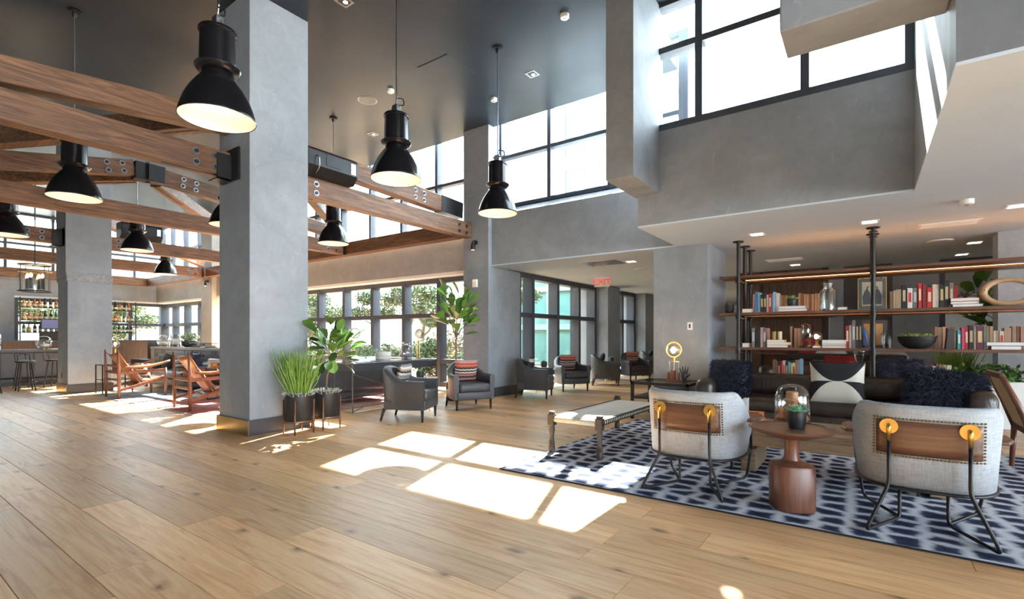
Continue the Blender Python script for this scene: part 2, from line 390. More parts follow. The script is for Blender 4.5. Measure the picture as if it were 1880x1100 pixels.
window('window_7', 'y', 8.3, -23.6, -18.9, .7, 2.56, (-22.5, -21.4, -20.2), (1.71,), 'dark framed corner window behind the fireplace ledge', fw=.13, fd=.2)
window('window_8', 'x', -23.5, 3.8, 8.2, .75, 2.56, (5.0, 6.4, 7.05), (1.71,), 'dark framed bar window behind the bottle shelves', fw=.11, fd=.2)
window('window_9', 'y', YG, -23.6, -14.6, 3.5, 6.2, (-22.5, -21.3, -20.1, -18.9, -17.6, -16.2), (4.62,), 'dark framed clerestory window above the bar corner')
window('window_10', 'x', -23.5, 2.4, 8.2, 3.5, 5.46, (3.6, 4.8, 6.0, 7.2), (4.4,), 'dark framed clerestory window above the bottle shelves')
MB()
# outside: paving, boundary wall
struct(MB().box(-70, 40, 8.35, 90, -.35, -.06).box(-70, -24, -60, 90, -.35, -.06).box(10, 60, -60, 8.35, -.35, -.06).box(-24.5, 10, -60, -6.3, -.35, -.06).build('ground', 'stone_ground'), 'pale stone paving outside the windows', 'ground')
# ------------------------------------------------------------------ timber beams
def beam(label, a, b, w=.2, h=.3, ends=(), side=1, plate=(), mat=None, slot=(), group=None):
    a = Vector(a); b = Vector(b); d = b-a; L = d.length; dn = d.normalized()
    mid = (a+b)/2; rz = math.atan2(d.y, d.x)
    e = thing('timber_beam', label, 'beam', a, 0, group)
    ax = 1 if abs(d.y) > abs(d.x) else 0
    MB().bar((0, 0, 0), d, w, h).build('timber', mat or ('timber_y' if ax == 1 else 'timber_x'), e, bevel=.008)
    r = dn.cross(Vector((0, 0, 1))).normalized(); u = r.cross(dn)
    for t in ends:
        base = (dn*t if t > 0 else d+dn*t); sg = 1 if t > 0 else -1
        for k in (0, .22):
            for zz in (-.07, .06):
                p = base+dn*(k*sg)+u*zz
                for sd in ((1, -1) if side == 0 else (side,)):
                    q = p+r*sd*(w/2)
                    m = MB().cyl(q-r*sd*.002, q+r*sd*.008, .042, n=14)
                    o = m.build('bolt_washer', 'bolt_steel', e, smooth='auto')
                    MB().cyl(q+r*sd*.006, q+r*sd*.02, .026, n=8).build('bolt_head', 'black_metal', o)
    for t in plate:   # dark steel end shoe
        base = (Vector((0, 0, 0)) if t > 0 else d); sg = 1 if t > 0 else -1
        MB().bar(base, base+dn*abs(t)*sg, w+.02, h+.02).build('steel_shoe', 'black_metal', e)
    for t in slot:    # knife plate seen in the underside
        base = (Vector((0, 0, 0)) if t > 0 else d); sg = 1 if t > 0 else -1
        MB().bar(base-u*(h/2), base+dn*abs(t)*sg-u*(h/2), .03, .012).build('knife_plate', 'black_metal', e)
    return e
ZB = 3.39
beam('weathered timber tie beam bolted to the column beside the planters, lobby side', (-6.65, -3.2, ZB), (-6.65, 3.05, ZB), ends=(-.2,), slot=(-.75,), side=1)
beam('pale timber tie beam running from the planter column to the wall pilaster', (-6.65, 3.83, ZB), (-6.65, 7.75, ZB), ends=(.18, -.16), slot=(.4, -.5))
beam('long timber tie beam passing under the steel hub', (-10.5, -3.2, ZB), (-10.5, 7.5, ZB), ends=(-.25,), plate=(-.06,), slot=(-.6,))
beam('timber tie beam bolted to the column by the bar, lobby side', (-14.3, -3.2, ZB), (-14.3, 3.08, ZB), ends=(-.35,), plate=(-.12,))
beam('timber tie beam from the bar column to the back wall with a loudspeaker on top', (-14.3, 3.85, ZB), (-14.3, 7.75, ZB), ends=(.2,), slot=(.5,))
beam('timber tie beam nearest the bar, ending at the wall plate', (-18.2, -3.2, ZB), (-18.2, 7.5, ZB), ends=(-.25,), plate=(-.06,), slot=(-.6,))
beam('timber wall plate along the garden window wall', (-18.0, 7.62, ZB), (-6.8, 7.62, ZB), w=.22, h=.3)
beam('timber wall plate along the corner window by the bar', (-23.2, 7.62, ZB), (-18.2, 7.62, ZB), w=.22, h=.3)
beam('timber wall plate along the bar wall', (-23.19, -3, ZB), (-23.19, 7.5, ZB), w=.2, h=.3, ends=(-1.9,))
beam('timber rafter rising from the lobby to the planter column', (-6.65, .55, 3.67), (-6.65, 3.05, 3.945), h=.26, ends=(.12,))
beam('timber rafter falling from the planter column to the wall pilaster', (-6.87, 3.83, 3.975), (-6.87, 7.72, 3.82), h=.3, ends=(-1.1,), slot=(-1.2,), plate=(-.62,))
beam('timber rafter rising from the lobby to the steel hub', (-10.5, .55, 3.64), (-10.5, 3.2, 4.18), h=.26, ends=(-.17,), slot=(-.4,))
beam('timber rafter falling from the steel hub to the back wall', (-10.5, 3.66, 4.14), (-10.5, 7.5, 3.72), h=.26, ends=(.3, -.3), slot=(.7,))
beam('timber hip brace from the steel hub down to the bar side tie beam, wall side', (-10.66, 3.6, 4.08), (-14.2, 7.45, 3.52), w=.18, h=.2, slot=(.9,))
beam('timber hip brace from the steel hub toward the bar side of the lobby', (-10.66, 3.26, 4.1), (-14.2, -.7, 3.67), w=.2, h=.24, slot=(.9,))
beam('timber hip brace from the planter column toward the lobby', (-6.76, 2.9, 3.98), (-10.39, 1.16, 3.98), w=.2, h=.26, slot=(.9,))
beam('timber hip brace from the planter column to the back wall node', (-6.95, 3.85, 3.85), (-10.38, 7.45, 3.66), w=.16, h=.18)
beam('timber hip brace from the bar column to the corner of the back wall', (-14.65, 3.85, 3.95), (-18.1, 7.45, 3.66), w=.16, h=.2)
hub = thing('steel_hub', 'black steel hub joining timber rafters above the lounge rug', 'hub', (-10.5, 3.43, 4.15))
MB().box(-.13, .13, -.23, .23, -.15, .15).build('hub_body', 'black_metal', hub, bevel=.01)
MB().box(-.2, .2, -.05, .05, -.13, .13).build('side_plate', 'black_metal', hub)
MB().cyl((0, 0, -.17), (0, 0, .2), .03).build('pin', 'black_metal', hub)
# column brackets
for (x, y, lab) in ((-6.52, 3.0, 'black steel angle bracket holding a tie beam on the planter column'), (-14.15, 3.03, 'black steel angle bracket holding a tie beam on the bar column')):
    e = thing('beam_bracket', lab, 'bracket', (x, y, 3.38))
    MB().box(-.27, .18, .02, .045, -.2, .2).build('back_plate', 'black_metal', e)
    MB().box(-.025, .0, -.14, .02, -.2, .12).build('side_flange', 'black_metal', e)
    MB().box(-.25, 0, -.14, .02, -.2, -.185).build('seat_plate', 'black_metal', e)
# loudspeakers on the beams
for (x, y, lab) in ((-6.56, 4.4, 'black loudspeaker on the tie beam beside the planter column'), (-14.3, 4.5, 'black loudspeaker on the tie beam beside the bar column')):
    e = thing('loudspeaker', lab, 'speaker', (x, y, 3.54))
    m = MB(); pr = [(-.16, 0), (.1, 0), (.2, .12), (.2, .34), (.15, .38), (-.16, .38)]
    n = len(pr); m.add([(px_, -.42, pz) for px_, pz in pr]+[(px_, .42, pz) for px_, pz in pr], [tuple(range(n)), tuple(reversed(range(n, 2*n)))]+[(i, n+i, n+(i+1) % n, (i+1) % n) for i in range(n)])
    m.build('cabinet', 'black_metal', e, bevel=.012)
    MB().box(.198, .206, -.13, .1, .16, .32).build('rear_panel', 'black_metal', e)
    MB().box(.2, .208, .29, .37, .14, .3).build('terminal_plate', 'steel', e)
    MB().tube(roundpath([(.205, -.28, .26), (.25, -.28, .24), (.25, -.27, .1), (.13, -.26, .02)], .04), .008, 6).build('cable', 'steel', e, smooth=True)

# ------------------------------------------------------------------ pendant lamps
def make_lamp():
    e = thing('pendant_lamp', 'x', 'lamp', (0, 0, 0), 0, 'black industrial pendant lamps')
    n = 32
    sh = [(.288, .0), (.29, .008), (.283, .035), (.268, .09), (.243, .16), (.205, .235), (.165, .295), (.135, .335), (.118, .36), (.116, .385)]
    MB().lathe(sh, n, cap=False).build('shade', 'black_gloss', e, smooth=True, solid=0)
    ins = [(.284, .004), (.276, .035), (.26, .09), (.235, .158), (.197, .232), (.15, .295), (.09, .33), (.0001, .335)]
    MB().lathe(ins, n, cap=False).build('shade_lining', 'lamp_inside', e, smooth=True)
    MB().lathe([(.118, .372), (.15, .39), (.168, .415), (.172, .425), (.165, .432), (.13, .435), (.0001, .435)], n).build('collar', 'black_gloss', e, smooth='auto')
    h = MB().lathe([(.136, .43), (.134, .6), (.13, .71), (.142, .715), (.144, .73), (.138, .742), (.05, .756), (.0001, .757)], n).build('housing', 'black_gloss', e, smooth='auto')
    for k in range(3):
        a = k*2.09+.5; MB().ball((.15*math.cos(a), .15*math.sin(a), .438), .012, 8, 5).build('collar_screw', 'steel', h)
    b = MB().box(-.045, .045, -.03, .03, .75, .86).build('bracket', 'bolt_steel', e, bevel=.008)
    MB().cyl((-.075, 0, .835), (.085, 0, .835), .014).build('bracket_bolt', 'steel', b)
    MB().tube(roundpath([(.085, 0, .83), (.13, 0, .82), (.12, 0, .9), (.02, 0, .93)], .05), .007, 6).build('lead', 'black_metal', b)
    MB().tube([(0, 0, .85), (.004, 0, .95), (0, 0, 1.1), (0, 0, 2.40)], .006, 6).build('cord', 'bolt_steel', e)
    MB().tube([(0, 0, .86), (.025, 0, .95), (.006, 0, 1.08), (.008, 0, 2.40)], .0035, 5).build('safety_cable', 'steel', e)
    MB().lathe([(.075, 2.415), (.075, 2.43), (.06, 2.438)], 20).lathe([(.02, 2.36), (.028, 2.38), (.028, 2.415)], 12).build('ceiling_canopy', 'black_metal', e, smooth='auto')
    MB().ball((0, 0, .21), .05, 12, 8, (1, 1, 1.3)).build('bulb', emis('bulb_glow', (1, .83, .64), 7), e, smooth=True)
    return e
LAMPS = [(-4.4, 1.93, 'black pendant lamp hanging closest to the planter column face'), (-4.4, 3.86, 'black pendant lamp hanging above the sunlit floor patch'),
 (-4.4, 5.79, 'black pendant lamp hanging in front of the corridor clerestory window'), (-8.4, 1.93, 'black pendant lamp hanging below the tall timber rafter'),
 (-8.4, 5.79, 'black pendant lamp hanging beside the pale tie beam over the desk'), (-8.4, 3.86, 'black pendant lamp half hidden by the planter column'),
 (-12.4, 1.93, 'black pendant lamp hanging in front of the bar column bracket'), (-12.4, 3.86, 'black pendant lamp hanging over the tan leather chair'),
 (-16.4, 5.79, 'small looking black pendant lamp above the fireplace ledge')]
lamp0 = make_lamp()
for i, (x, y, lab) in enumerate(LAMPS):
    l = lamp0 if i == 0 else dup(lamp0)
    l.location = (x, y, 3.02); l['label'] = lab
# ceiling fittings on the dark ceiling
def fl_ceiling(name, label, cat, x, y, z, builder, group=None):
    e = thing(name, label, cat, (x, y, z), 0, group); builder(e); return e
def downl(e):
    MB().box(-.09, .09, -.09, .09, -.006, 0).build('trim', 'bolt_steel', e)
    MB().box(-.06, .06, -.06, .06, -.009, -.006).build('recess', 'black_metal', e)
    MB().lathe([(.03, -.013), (.03, -.009)], 12, (.01, .01, 0)).build('lens', 'downlight_lens', e)
emis('downlight_lens', (1, .85, .7), 2.0)
# ------------------------------------------------------------------ ceiling fittings
for i, (x, y, lab) in enumerate([(-5.37, 3.86, 'square recessed downlight in the dark ceiling by the planter column'), (-8.38, 6.72, 'square recessed downlight in the dark ceiling near the clerestory'), (-4.38, 6.69, 'square recessed downlight in the dark ceiling before the corridor clerestory')]):
    fl_ceiling('downlight', lab, 'downlight', x, y, ZC, downl)
def spk(e):
    MB().lathe([(.17, -.004), (.17, 0)], 28).build('rim', 'bolt_steel', e)
    MB().lathe([(.15, -.009), (.15, -.004)], 28).build('grille', 'plinth_dark', e)
    MB().lathe([(.01, -.012), (.01, -.009)], 8).build('center_cap', 'steel', e)
fl_ceiling('ceiling_speaker', 'round grey speaker grille in the dark ceiling', 'speaker', -7.27, 5.71, ZC, spk)
def smk(e):
    MB().lathe([(.05, -.05), (.06, -.04), (.06, 0)], 18).build('detector_body', 'white_paint', e, smooth='auto')
    MB().lathe([(.02, -.056), (.02, -.05)], 10).build('sensor', 'steel', e)
fl_ceiling('sprinkler_cover', 'small round disc in the dark ceiling between speaker and hatch', 'sprinkler', -6.64, 5.70, ZC, smk)
fl_ceiling('smoke_detector', 'white round smoke detector on the dark ceiling behind the pendant', 'smoke detector', -5.385, 6.98, ZC, smk)
fl_ceiling('smoke_detector', 'white round smoke detector on the dark ceiling near the hanging pier', 'smoke detector', -3.23, 5.71, ZC, smk)
def hatch(e):
    MB().box(-.325, .325, -.325, .325, -.004, 0).build('hatch_frame', 'black_metal', e, bevel=.003)
    MB().box(-.314, .314, -.314, .314, -.008, -.003).build('hatch_door', 'dark_ceiling', e, bevel=.003)
fl_ceiling('access_hatch', 'square access hatch flush in the dark ceiling', 'hatch', -5.43, 5.79, ZC, hatch)
def ldl(e):
    MB().box(-.1, .1, -.1, .1, -.006, 0).build('trim', 'white_paint', e)
    MB().box(-.075, .075, -.075, .075, -.008, -.006).build('lens', 'downlight_lens', e)
for (x, y, lab) in [(-1.23, 7.58, 'square white downlight in the low ceiling before the shelf end'), (.04, 7.58, 'square white downlight in the low ceiling before the middle shelf post'), (1.35, 7.6, 'square white downlight in the low ceiling beside the smoke alarm'),
                    (1.34, 10.15, 'square white downlight in the low ceiling beyond the shelf'), (1.35, 11.47, 'square white downlight in the low ceiling far behind the shelf'), (-1.13, 11.2, 'square white downlight in the low ceiling behind the shelf posts'),
                    (-3.6, 8.9, 'square white downlight in the corridor ceiling near the skylight panel'), (-4.0, 11.5, 'square white downlight in the corridor ceiling beyond the exit sign')]:
    fl_ceiling('downlight', lab, 'downlight', x, y, ZL, ldl)
fl_ceiling('smoke_alarm', 'white round smoke alarm on the low ceiling in front of the shelf', 'smoke detector', .86, 6.97, ZL, smk)
def vent(e):
    MB().box(-.3, .3, -.16, .16, -.008, 0).build('frame', 'white_paint', e)
    for k in range(11): MB().box(-.27, .27, -.135+k*.025, -.123+k*.025, -.014, -.008).build('slat', 'white_paint', e)
for (x, y, lab) in [(.85, 8.3, 'white slatted air vent in the low ceiling above the bowl of succulents'), (-1.22, 10.37, 'white slatted air vent in the low ceiling behind the shelf posts')]: fl_ceiling('air_vent', lab, 'vent', x, y, ZL, vent)
def disc(e):
    MB().lathe([(.15, -.012), (.16, 0)], 28).build('rim', 'white_paint', e); MB().lathe([(.13, -.016), (.13, -.012)], 28).build('grille', 'white_ceiling', e)
fl_ceiling('ceiling_speaker', 'round white speaker in the low ceiling behind the shelf', 'speaker', .9, 9.67, ZL, disc)
fl_ceiling('ceiling_speaker', 'round white speaker in the corridor ceiling', 'speaker', -3.8, 10.0, ZL, disc)
def panel(e):
    MB().box(-.4, .4, -.3, .3, -.006, 0).build('panel_frame', 'white_paint', e); MB().box(-.36, .36, -.26, .26, -.012, -.006).build('panel_face', 'steel', e)
fl_ceiling('ceiling_panel', 'square silver ceiling panel in the corridor ceiling', 'panel', -4.1, 8.75, ZL, panel)
# exit sign
pm('sign_white', (.85, .84, .82), (.8, .8, .78), 4, .5); emis('exit_red', (.7, .015, .01), .35)
ex = thing('exit_sign', 'white exit sign with red letters on the corridor ceiling', 'sign', (-5.0, 10.6, 2.38), math.radians(28))
MB().box(-.17, .17, -.02, .02, 0, .22).build('sign_box', 'sign_white', ex, bevel=.005)
MB().box(-.03, .03, -.015, .015, .22, .26).build('mount', 'sign_white', ex)
def text(body, size, mat, parent, loc, rot, name='lettering', ext=.001, align='CENTER'):
    cu = bpy.data.curves.new(name, 'FONT'); cu.body = body; cu.size = size; cu.extrude = ext; cu.align_x = align; cu.align_y = 'CENTER'
    o = bpy.data.objects.new(name, cu); COL.objects.link(o)
    me = bpy.data.meshes.new_from_object(o.evaluated_get(bpy.context.evaluated_depsgraph_get())); bpy.data.objects.remove(o)
    me.materials.clear(); me.materials.append(MATS[mat]); o = bpy.data.objects.new(name, me); COL.objects.link(o); o.parent = parent; o.location = loc; o.rotation_euler = rot; return o
text('EXIT', .2, 'exit_red', ex, (0, -.022, .11), (math.pi/2, 0, 0))
# wall spotlights on the pilasters
for (x, y, lab) in ((-6.44, YP, 'black wall spotlight on the pilaster above the fiddle leaf fig'), (-18.35, YP, 'black wall spotlight on the pilaster near the bar corner')):
    e = thing('wall_spotlight', lab, 'spotlight', (x, y, 3.1))
    MB().cyl((0, 0, .03), (0, -.04, .03), .045, n=16).build('wall_plate', 'black_metal', e, smooth='auto')
    MB().tube(roundpath([(0, -.03, .03), (0, -.1, .03), (0, -.1, -.04)], .05), .03, 12).build('arm', 'black_metal', e, smooth=True)
    MB().cyl((0, -.1, -.03), (0, -.1, -.13), .04, n=16).build('head', 'black_metal', e, smooth='auto')
    MB().lathe([(.03, -.133), (.03, -.1305)], 12, (0, -.1, 0)).build('lens', 'downlight_lens', e)
    ld = bpy.data.lights.new('spot_light', 'SPOT'); ld.energy = 25; ld.color = (1, .68, .4); ld.spot_size = math.radians(50); ld.spot_blend = .6; ld.shadow_soft_size = .03
    lo = bpy.data.objects.new('spot_light', ld); COL.objects.link(lo); lo.parent = e; lo.location = (0, -.1, -.15); lo.rotation_euler = (-.25, 0, 0)
al = thing('fire_alarm', 'white fire alarm strobe on the pilaster above the fig', 'alarm', (-6.45, YP, 2.3))
MB().box(-.06, .06, -.04, 0, -.08, .08).build('alarm_body', 'sign_white', al, bevel=.01); MB().ball((0, -.045, -.01), .03, 10, 6, (1, .6, 1.2)).build('strobe', 'clear_glass', al, smooth=True)
sw = thing('light_switch', 'white light switch on the pier beside the globe lamp', 'switch', (-2.22, YH-.002, 1.38))
MB().box(-.04, .04, -.008, 0, -.06, .06).build('cover_plate', 'sign_white', sw, bevel=.003); MB().box(-.012, .012, -.016, -.008, -.03, .03).build('rocker', 'plinth_dark', sw)

# ------------------------------------------------------------------ rug
m, t, p = newmat('ikat_rug'); v = coords(t, 'World', (5.1, 6.0, 1))
nz = N(t, 'ShaderNodeTexNoise'); nz.inputs['Scale'].default_value = 1.4; t.links.new(v, nz.inputs['Vector'])
vm = N(t, 'ShaderNodeVectorMath'); vm.operation = 'MULTIPLY_ADD'; t.links.new(nz.outputs['Color'], vm.inputs[0]); vm.inputs[1].default_value = (.35,)*3; t.links.new(v, vm.inputs[2])
vo = N(t, 'ShaderNodeTexVoronoi', feature='DISTANCE_TO_EDGE'); vo.inputs['Scale'].default_value = 1.0; vo.inputs['Randomness'].default_value = .42; t.links.new(vm.outputs[0], vo.inputs['Vector'])
fz = noise(t, coords(t, 'World', (14, 60, 1)), 2, 3)
d = math_(t, 'ADD', vo.outputs['Distance'], math_(t, 'MULTIPLY', math_(t, 'SUBTRACT', fz, .5), .22))
c = ramp(t, d, [(.05, (.6, .62, .67)), (.14, (.36, .4, .5)), (.23, (.04, .05, .095)), (.5, (.012, .016, .035))])
t.links.new(c, p.inputs['Base Color']); p.inputs['Roughness'].default_value = .95; p.inputs['Specular IOR Level'].default_value = .1
bump(t, p, noise(t, coords(t, 'World'), 180, 2), .5, .004)
pm('rug_edge', (.012, .013, .02), None, 30, .9)
rg = thing('area_rug', 'navy and white ikat pattern rug under the lounge seating', 'rug', (0, 0, 0))
MB().box(-2.71, 3.0, 3.6, 6.95, .001, .011).build('pile', 'ikat_rug', rg, bevel=.003)
MB().tube([(-2.71, 3.6, .006), (3.0, 3.6, .006), (3.0, 6.95, .006), (-2.71, 6.95, .006)], .006, 6, closed=True).build('binding', 'rug_edge', rg)

# ------------------------------------------------------------------ grey lounge chairs
def fabric(name, a, b, sc=220, rough=.9):
    m, t, p = newmat(name); v = coords(t)
    w1 = noise(t, coords(t, 'Object', (1, 1, .05)), sc, 2); w2 = noise(t, coords(t, 'Object', (.05, .05, 1)), sc, 2)
    f = math_(t, 'ADD', math_(t, 'MULTIPLY', w1, .5), math_(t, 'MULTIPLY', w2, .5))
    t.links.new(mixc(t, ramp(t, f, [(.38, (0, 0, 0)), (.62, (1, 1, 1))]), a, b), p.inputs['Base Color']); p.inputs['Roughness'].default_value = rough
    p.inputs['Specular IOR Level'].default_value = .2; bump(t, p, f, .35, .003); return m
fabric('grey_linen', (.29, .31, .335), (.42, .45, .48)); fabric('white_linen', (.62, .6, .56), (.75, .73, .68))
def shellcurve(hw, back, front, n=28, ex=2.6):
    pts = []
    for i in range(n+1):
        a = math.pi*(i/n); cx_ = -math.cos(a); sy = math.sin(a)
        x = hw*math.copysign(abs(cx_)**(2/ex), cx_); y = front-(front-back)*abs(sy)**(2/ex); pts.append((x, y))
    return pts
def make_chair():
    e = thing('lounge_chair', 'x', 'chair', (0, 0, 0), 0, 'grey lounge chairs with brass mounts')
    n = 32; top = shellcurve(.38, -.30, .22, n, 3.2); bot = shellcurve(.35, -.27, .2, n, 3.2)
    ti = shellcurve(.31, -.225, .22, n, 3.2); bi = shellcurve(.28, -.19, .2, n, 3.2)
    m = MB(); rows = []
    for i in range(n+1):
        s = math.sin(math.pi*i/n); s = max(0, s)
        zt = .50+.275*min(1, (s*1.9)**.5) if s*1.9 < 1 else .775; zb = .275
        def L(a, b, f): return (a[i][0]*(1-f)+b[i][0]*f, a[i][1]*(1-f)+b[i][1]*f)
        prof = []
        for f, z in ((0, zb), (.5, (zb+zt)/2), (.85, zt-.075), (.97, zt-.025)):
            q = L(bot, top, f); prof.append((q[0], q[1], z))
        o_ = L(bot, top, 1); i_ = L(bi, ti, 1)
        for g in (.2, .5, .8): prof.append((o_[0]*(1-g)+i_[0]*g, o_[1]*(1-g)+i_[1]*g, zt))
        for f, z in ((.97, zt-.025), (.85, zt-.075), (.5, (zb+zt)/2), (0, zb)):
            q = L(bi, ti, f); prof.append((q[0], q[1], z))
        rows.append(prof)
    k = len(rows[0])
    for r in rows: m.v += r
    for i in range(n):
        for j in range(k):
            l = (j+1) % k; m.f.append((i*k+j, i*k+l, (i+1)*k+l, (i+1)*k+j))
    m.f.append(tuple(range(k))); m.f.append(tuple(n*k+j for j in reversed(range(k))))
    sh = m.build('back_shell', 'grey_linen', e, smooth=True, fixn=True)
    # walnut panel curved with the shell + nail heads
    def outer(x, z, off=.004):
        f = (z-.275)/.5; hw = .35+.03*f; bk = -.27-.03*f; q = max(0, 1-(abs(x)/hw)**3.2)**(1/3.2)
        return (x, .2-(.2-bk)*q-off, z)
    m = MB(); m.surf(lambda u, v: outer(-.245+.49*u, .475+.205*v, .006), 16, 4)
    wp = m.build('back_panel', 'walnut', e, smooth=True, solid=.008)
    m = MB()
    for i in range(30):
        for z in (.463, .692): m.ball(outer(-.258+.516*i/29, z, .003), .0065, 6, 4)
    for i in range(1, 12):
        for x in (-.258, .258): m.ball(outer(x, .463+.229*i/12, .003), .0065, 6, 4)
    m.build('nail_trim', 'bronze', sh)['kind'] = 'stuff'
    for s in (-1, 1):
        px_ = .185*s; yb = outer(px_, .66)[1]
        mt = MB().cyl((px_, yb-.024, .645), (px_, yb+.004, .645), .046, n=24).build('brass_mount', 'brass', e, smooth='auto')
        MB().tube(roundpath([(px_, yb-.02, .65), (px_, yb-.05, .65), (px_, yb-.045, .56)], .02), .0115, 8).build('brass_rod', 'brass', mt, smooth=True)
        # sled leg
        pts = [(px_, yb-.04, .565), (px_, -.315, .29), (.30*s, -.41, .016), (.12*s, -.02, .016), (.12*s, -.02, .262)]
        MB().tube(roundpath(pts, .045), .0105, 8).build('leg', 'black_metal', e, smooth=True)
        pts = [(.12*s, -.02, .02), (.31*s, .38, .016), (.355*s, .33, .3), (.37*s, .2, .53)]
        MB().tube(roundpath(pts, .05), .0105, 8).build('leg', 'black_metal', e, smooth=True)
        # wooden arm paddle
        m = MB(); pr = [(0, -.13), (.045, -.12), (.075, -.02), (.075, .14), (.05, .21), (0, .23), (-.04, .2), (-.05, .05), (-.04, -.1)]
        m.prism([(x*s, y) for x, y in pr], -.012, .014); a = m.build('armrest', 'walnut', e, bevel=.008, fixn=True); a.location = (.37*s, .2, .54)
    ring = shellcurve(.36, -.29, .3, 24, 3.2); 
    MB().tube([(x, y, .268) for x, y in ring], .0105, 8, closed=True).build('seat_ring', 'black_metal', e, smooth=True)
    m = MB(); m.box(-.26, .26, -.2, .34, .285, .43).build('seat_cushion', 'grey_linen', e, bevel=.05, seg=4, smooth=True)
    return e
ch0 = make_chair(); ch0.location = (-1.12, 4.12, .014); ch0['label'] = 'grey lounge chair with walnut back panel beside the woven bench'
ch1 = dup(ch0, (.30, 4.11, .014), 0, 'grey lounge chair with walnut back panel beside the rattan chair')

# ------------------------------------------------------------------ round pedestal side table with a succulent
st = thing('pedestal_table', 'walnut pedestal side table with a round dished top', 'table', (-.42, 3.95, .014))
def superl(r, z, n=32, ex=3.2):
    return [(r*math.copysign(abs(math.cos(a))**(2/ex), math.cos(a)), r*math.copysign(abs(math.sin(a))**(2/ex), math.sin(a)), z) for a in [2*math.pi*k/n for k in range(n)]]
m = MB(); n = 32; rows = [superl(.128, 0), superl(.132, .02), superl(.132, .29), superl(.125, .305)]+[[(r*math.cos(2*math.pi*k/n), r*math.sin(2*math.pi*k/n), z) for k in range(n)] for r, z in ((.09, .315), (.055, .335), (.046, .37), (.045, .45), (.055, .49))]
for r in rows: m.v += r
for i in range(len(rows)-1):
    for k in range(n): m.f.append((i*n+k, i*n+(k+1) % n, (i+1)*n+(k+1) % n, (i+1)*n+k))
m.f.append(tuple(reversed(range(n)))); m.f.append(tuple((len(rows)-1)*n+k for k in range(n)))
o = m.build('pedestal', 'walnut_z', st, smooth='auto'); o.rotation_euler.z = .5
MB().lathe([(.05, .48), (.14, .495), (.23, .525), (.272, .55), (.275, .558), (.266, .56), (.258, .552), (.0001, .55)], 48).build('top', 'walnut', st, smooth='auto')
pm('succulent_green', (.12, .33, .2), (.2, .45, .3), 20, .5); pm('aloe_green', (.16, .3, .08), (.38, .45, .12), 12, .45); pm('soil', (.05, .035, .025), None, 40, .95); pm('gravel', (.35, .33, .3), (.2, .19, .18), 60, .9)
pm('matte_black', (.012, .013, .014), (.018, .019, .02), 10, .5)
def rosette(m, c, r, n=14, layers=3, up=.5, w=.22, seed=0):
    rnd = random.Random(seed)
    for l in range(layers):
        for k in range(n-l*2):
            a = 2*math.pi*(k+.5*l)/(n-l*2)+rnd.uniform(-.15, .15); L = r*(1-.22*l)*rnd.uniform(.85, 1.1); el = .25+l*up+rnd.uniform(-.1, .1)
            d = Vector((math.cos(a)*math.cos(el), math.sin(a)*math.cos(el), math.sin(el))); sd = Vector((-math.sin(a), math.cos(a), 0)); up_ = d.cross(sd)*-1
            c0 = Vector(c); hw = L*w
            m.add([c0-sd*hw*.5, c0+sd*hw*.5, c0+d*L*.55+sd*hw-up_*0, c0+d*L*.55-sd*hw, c0+d*L+Vector((0, 0, L*.12)), c0+d*L*.5+Vector((0, 0, -hw*.7))], [(0, 1, 2, 3), (3, 2, 4), (0, 3, 5), (1, 5, 2), (3, 4, 5), (2, 5, 4), (0, 5, 1)])
    return m
def potted(label, loc, pr, ph, leafmat, r, seed, n=14, up=.5, cat='plant', squash=1.0):
    e = thing('potted_succulent', label, cat, loc)
    MB().lathe([(pr*.78, 0), (pr*.9, ph*.25), (pr, ph*.6), (pr*.98, ph*.96), (pr*.93, ph), (pr*.88, ph*.96), (pr*.86, ph*.8), (.0001, ph*.8)], 32).build('pot', 'matte_black', e, smooth='auto')
    MB().lathe([(pr*.85, ph*.8), (pr*.5, ph*.9), (.0001, ph*.93)], 20).build('soil', 'gravel', e, smooth=True)
    rosette(MB(), (0, 0, ph*.9), r, n, 3, up, .2, seed).build('leaves', leafmat, e)
    return e
potted('small matte black pot with a green succulent on the pedestal table', (-.395, 4.0, .565), .062, .12, 'succulent_green', .085, 3)

# ------------------------------------------------------------------ woven bench (charpai)
m, t, p = newmat('woven_seat'); v = coords(t)
ck = N(t, 'ShaderNodeTexChecker'); ck.inputs['Scale'].default_value = 55; t.links.new(v, ck.inputs['Vector'])
t.links.new(mixc(t, ck.outputs['Fac'], (.52, .49, .43), (.66, .63, .57)), p.inputs['Base Color']); p.inputs['Roughness'].default_value = .9; bump(t, p, ck.outputs['Fac'], .6, .004)
pm('rope_cream', (.6, .55, .45), (.48, .43, .34), 60, .9, bmp=.3); pm('rope_black', (.015, .015, .017), None, 40, .8); pm('dark_turned', (.03, .024, .02), (.07, .05, .035), 25, .5)
bn = thing('woven_bench', 'cream woven rope bench with dark turned legs on the rug edge', 'bench', (-2.38, 5.25, .0125))
LEG = [(.0, 0), (.03, 0), (.033, .02), (.034, .06), (.028, .075), (.034, .085), (.028, .095), (.034, .105), (.026, .12), (.022, .17), (.032, .24), (.026, .27), (.03, .285)]
for sx in (-1, 1):
    for sy in (-1, 1):
        l = MB().lathe([(r, z) for r, z in LEG], 16).build('leg', 'dark_turned', bn, smooth='auto'); l.location = (.27*sx, .83*sy, 0)
        MB().box(-.036, .036, -.036, .036, .28, .40).box(-.028, .028, -.028, .028, .40, .425).build('leg_block', 'dark_turned', l, bevel=.006)
        MB().box(.036*sx-.004, .036*sx+.004, -.014, .014, .325, .355).build('peg', 'black_metal', l)
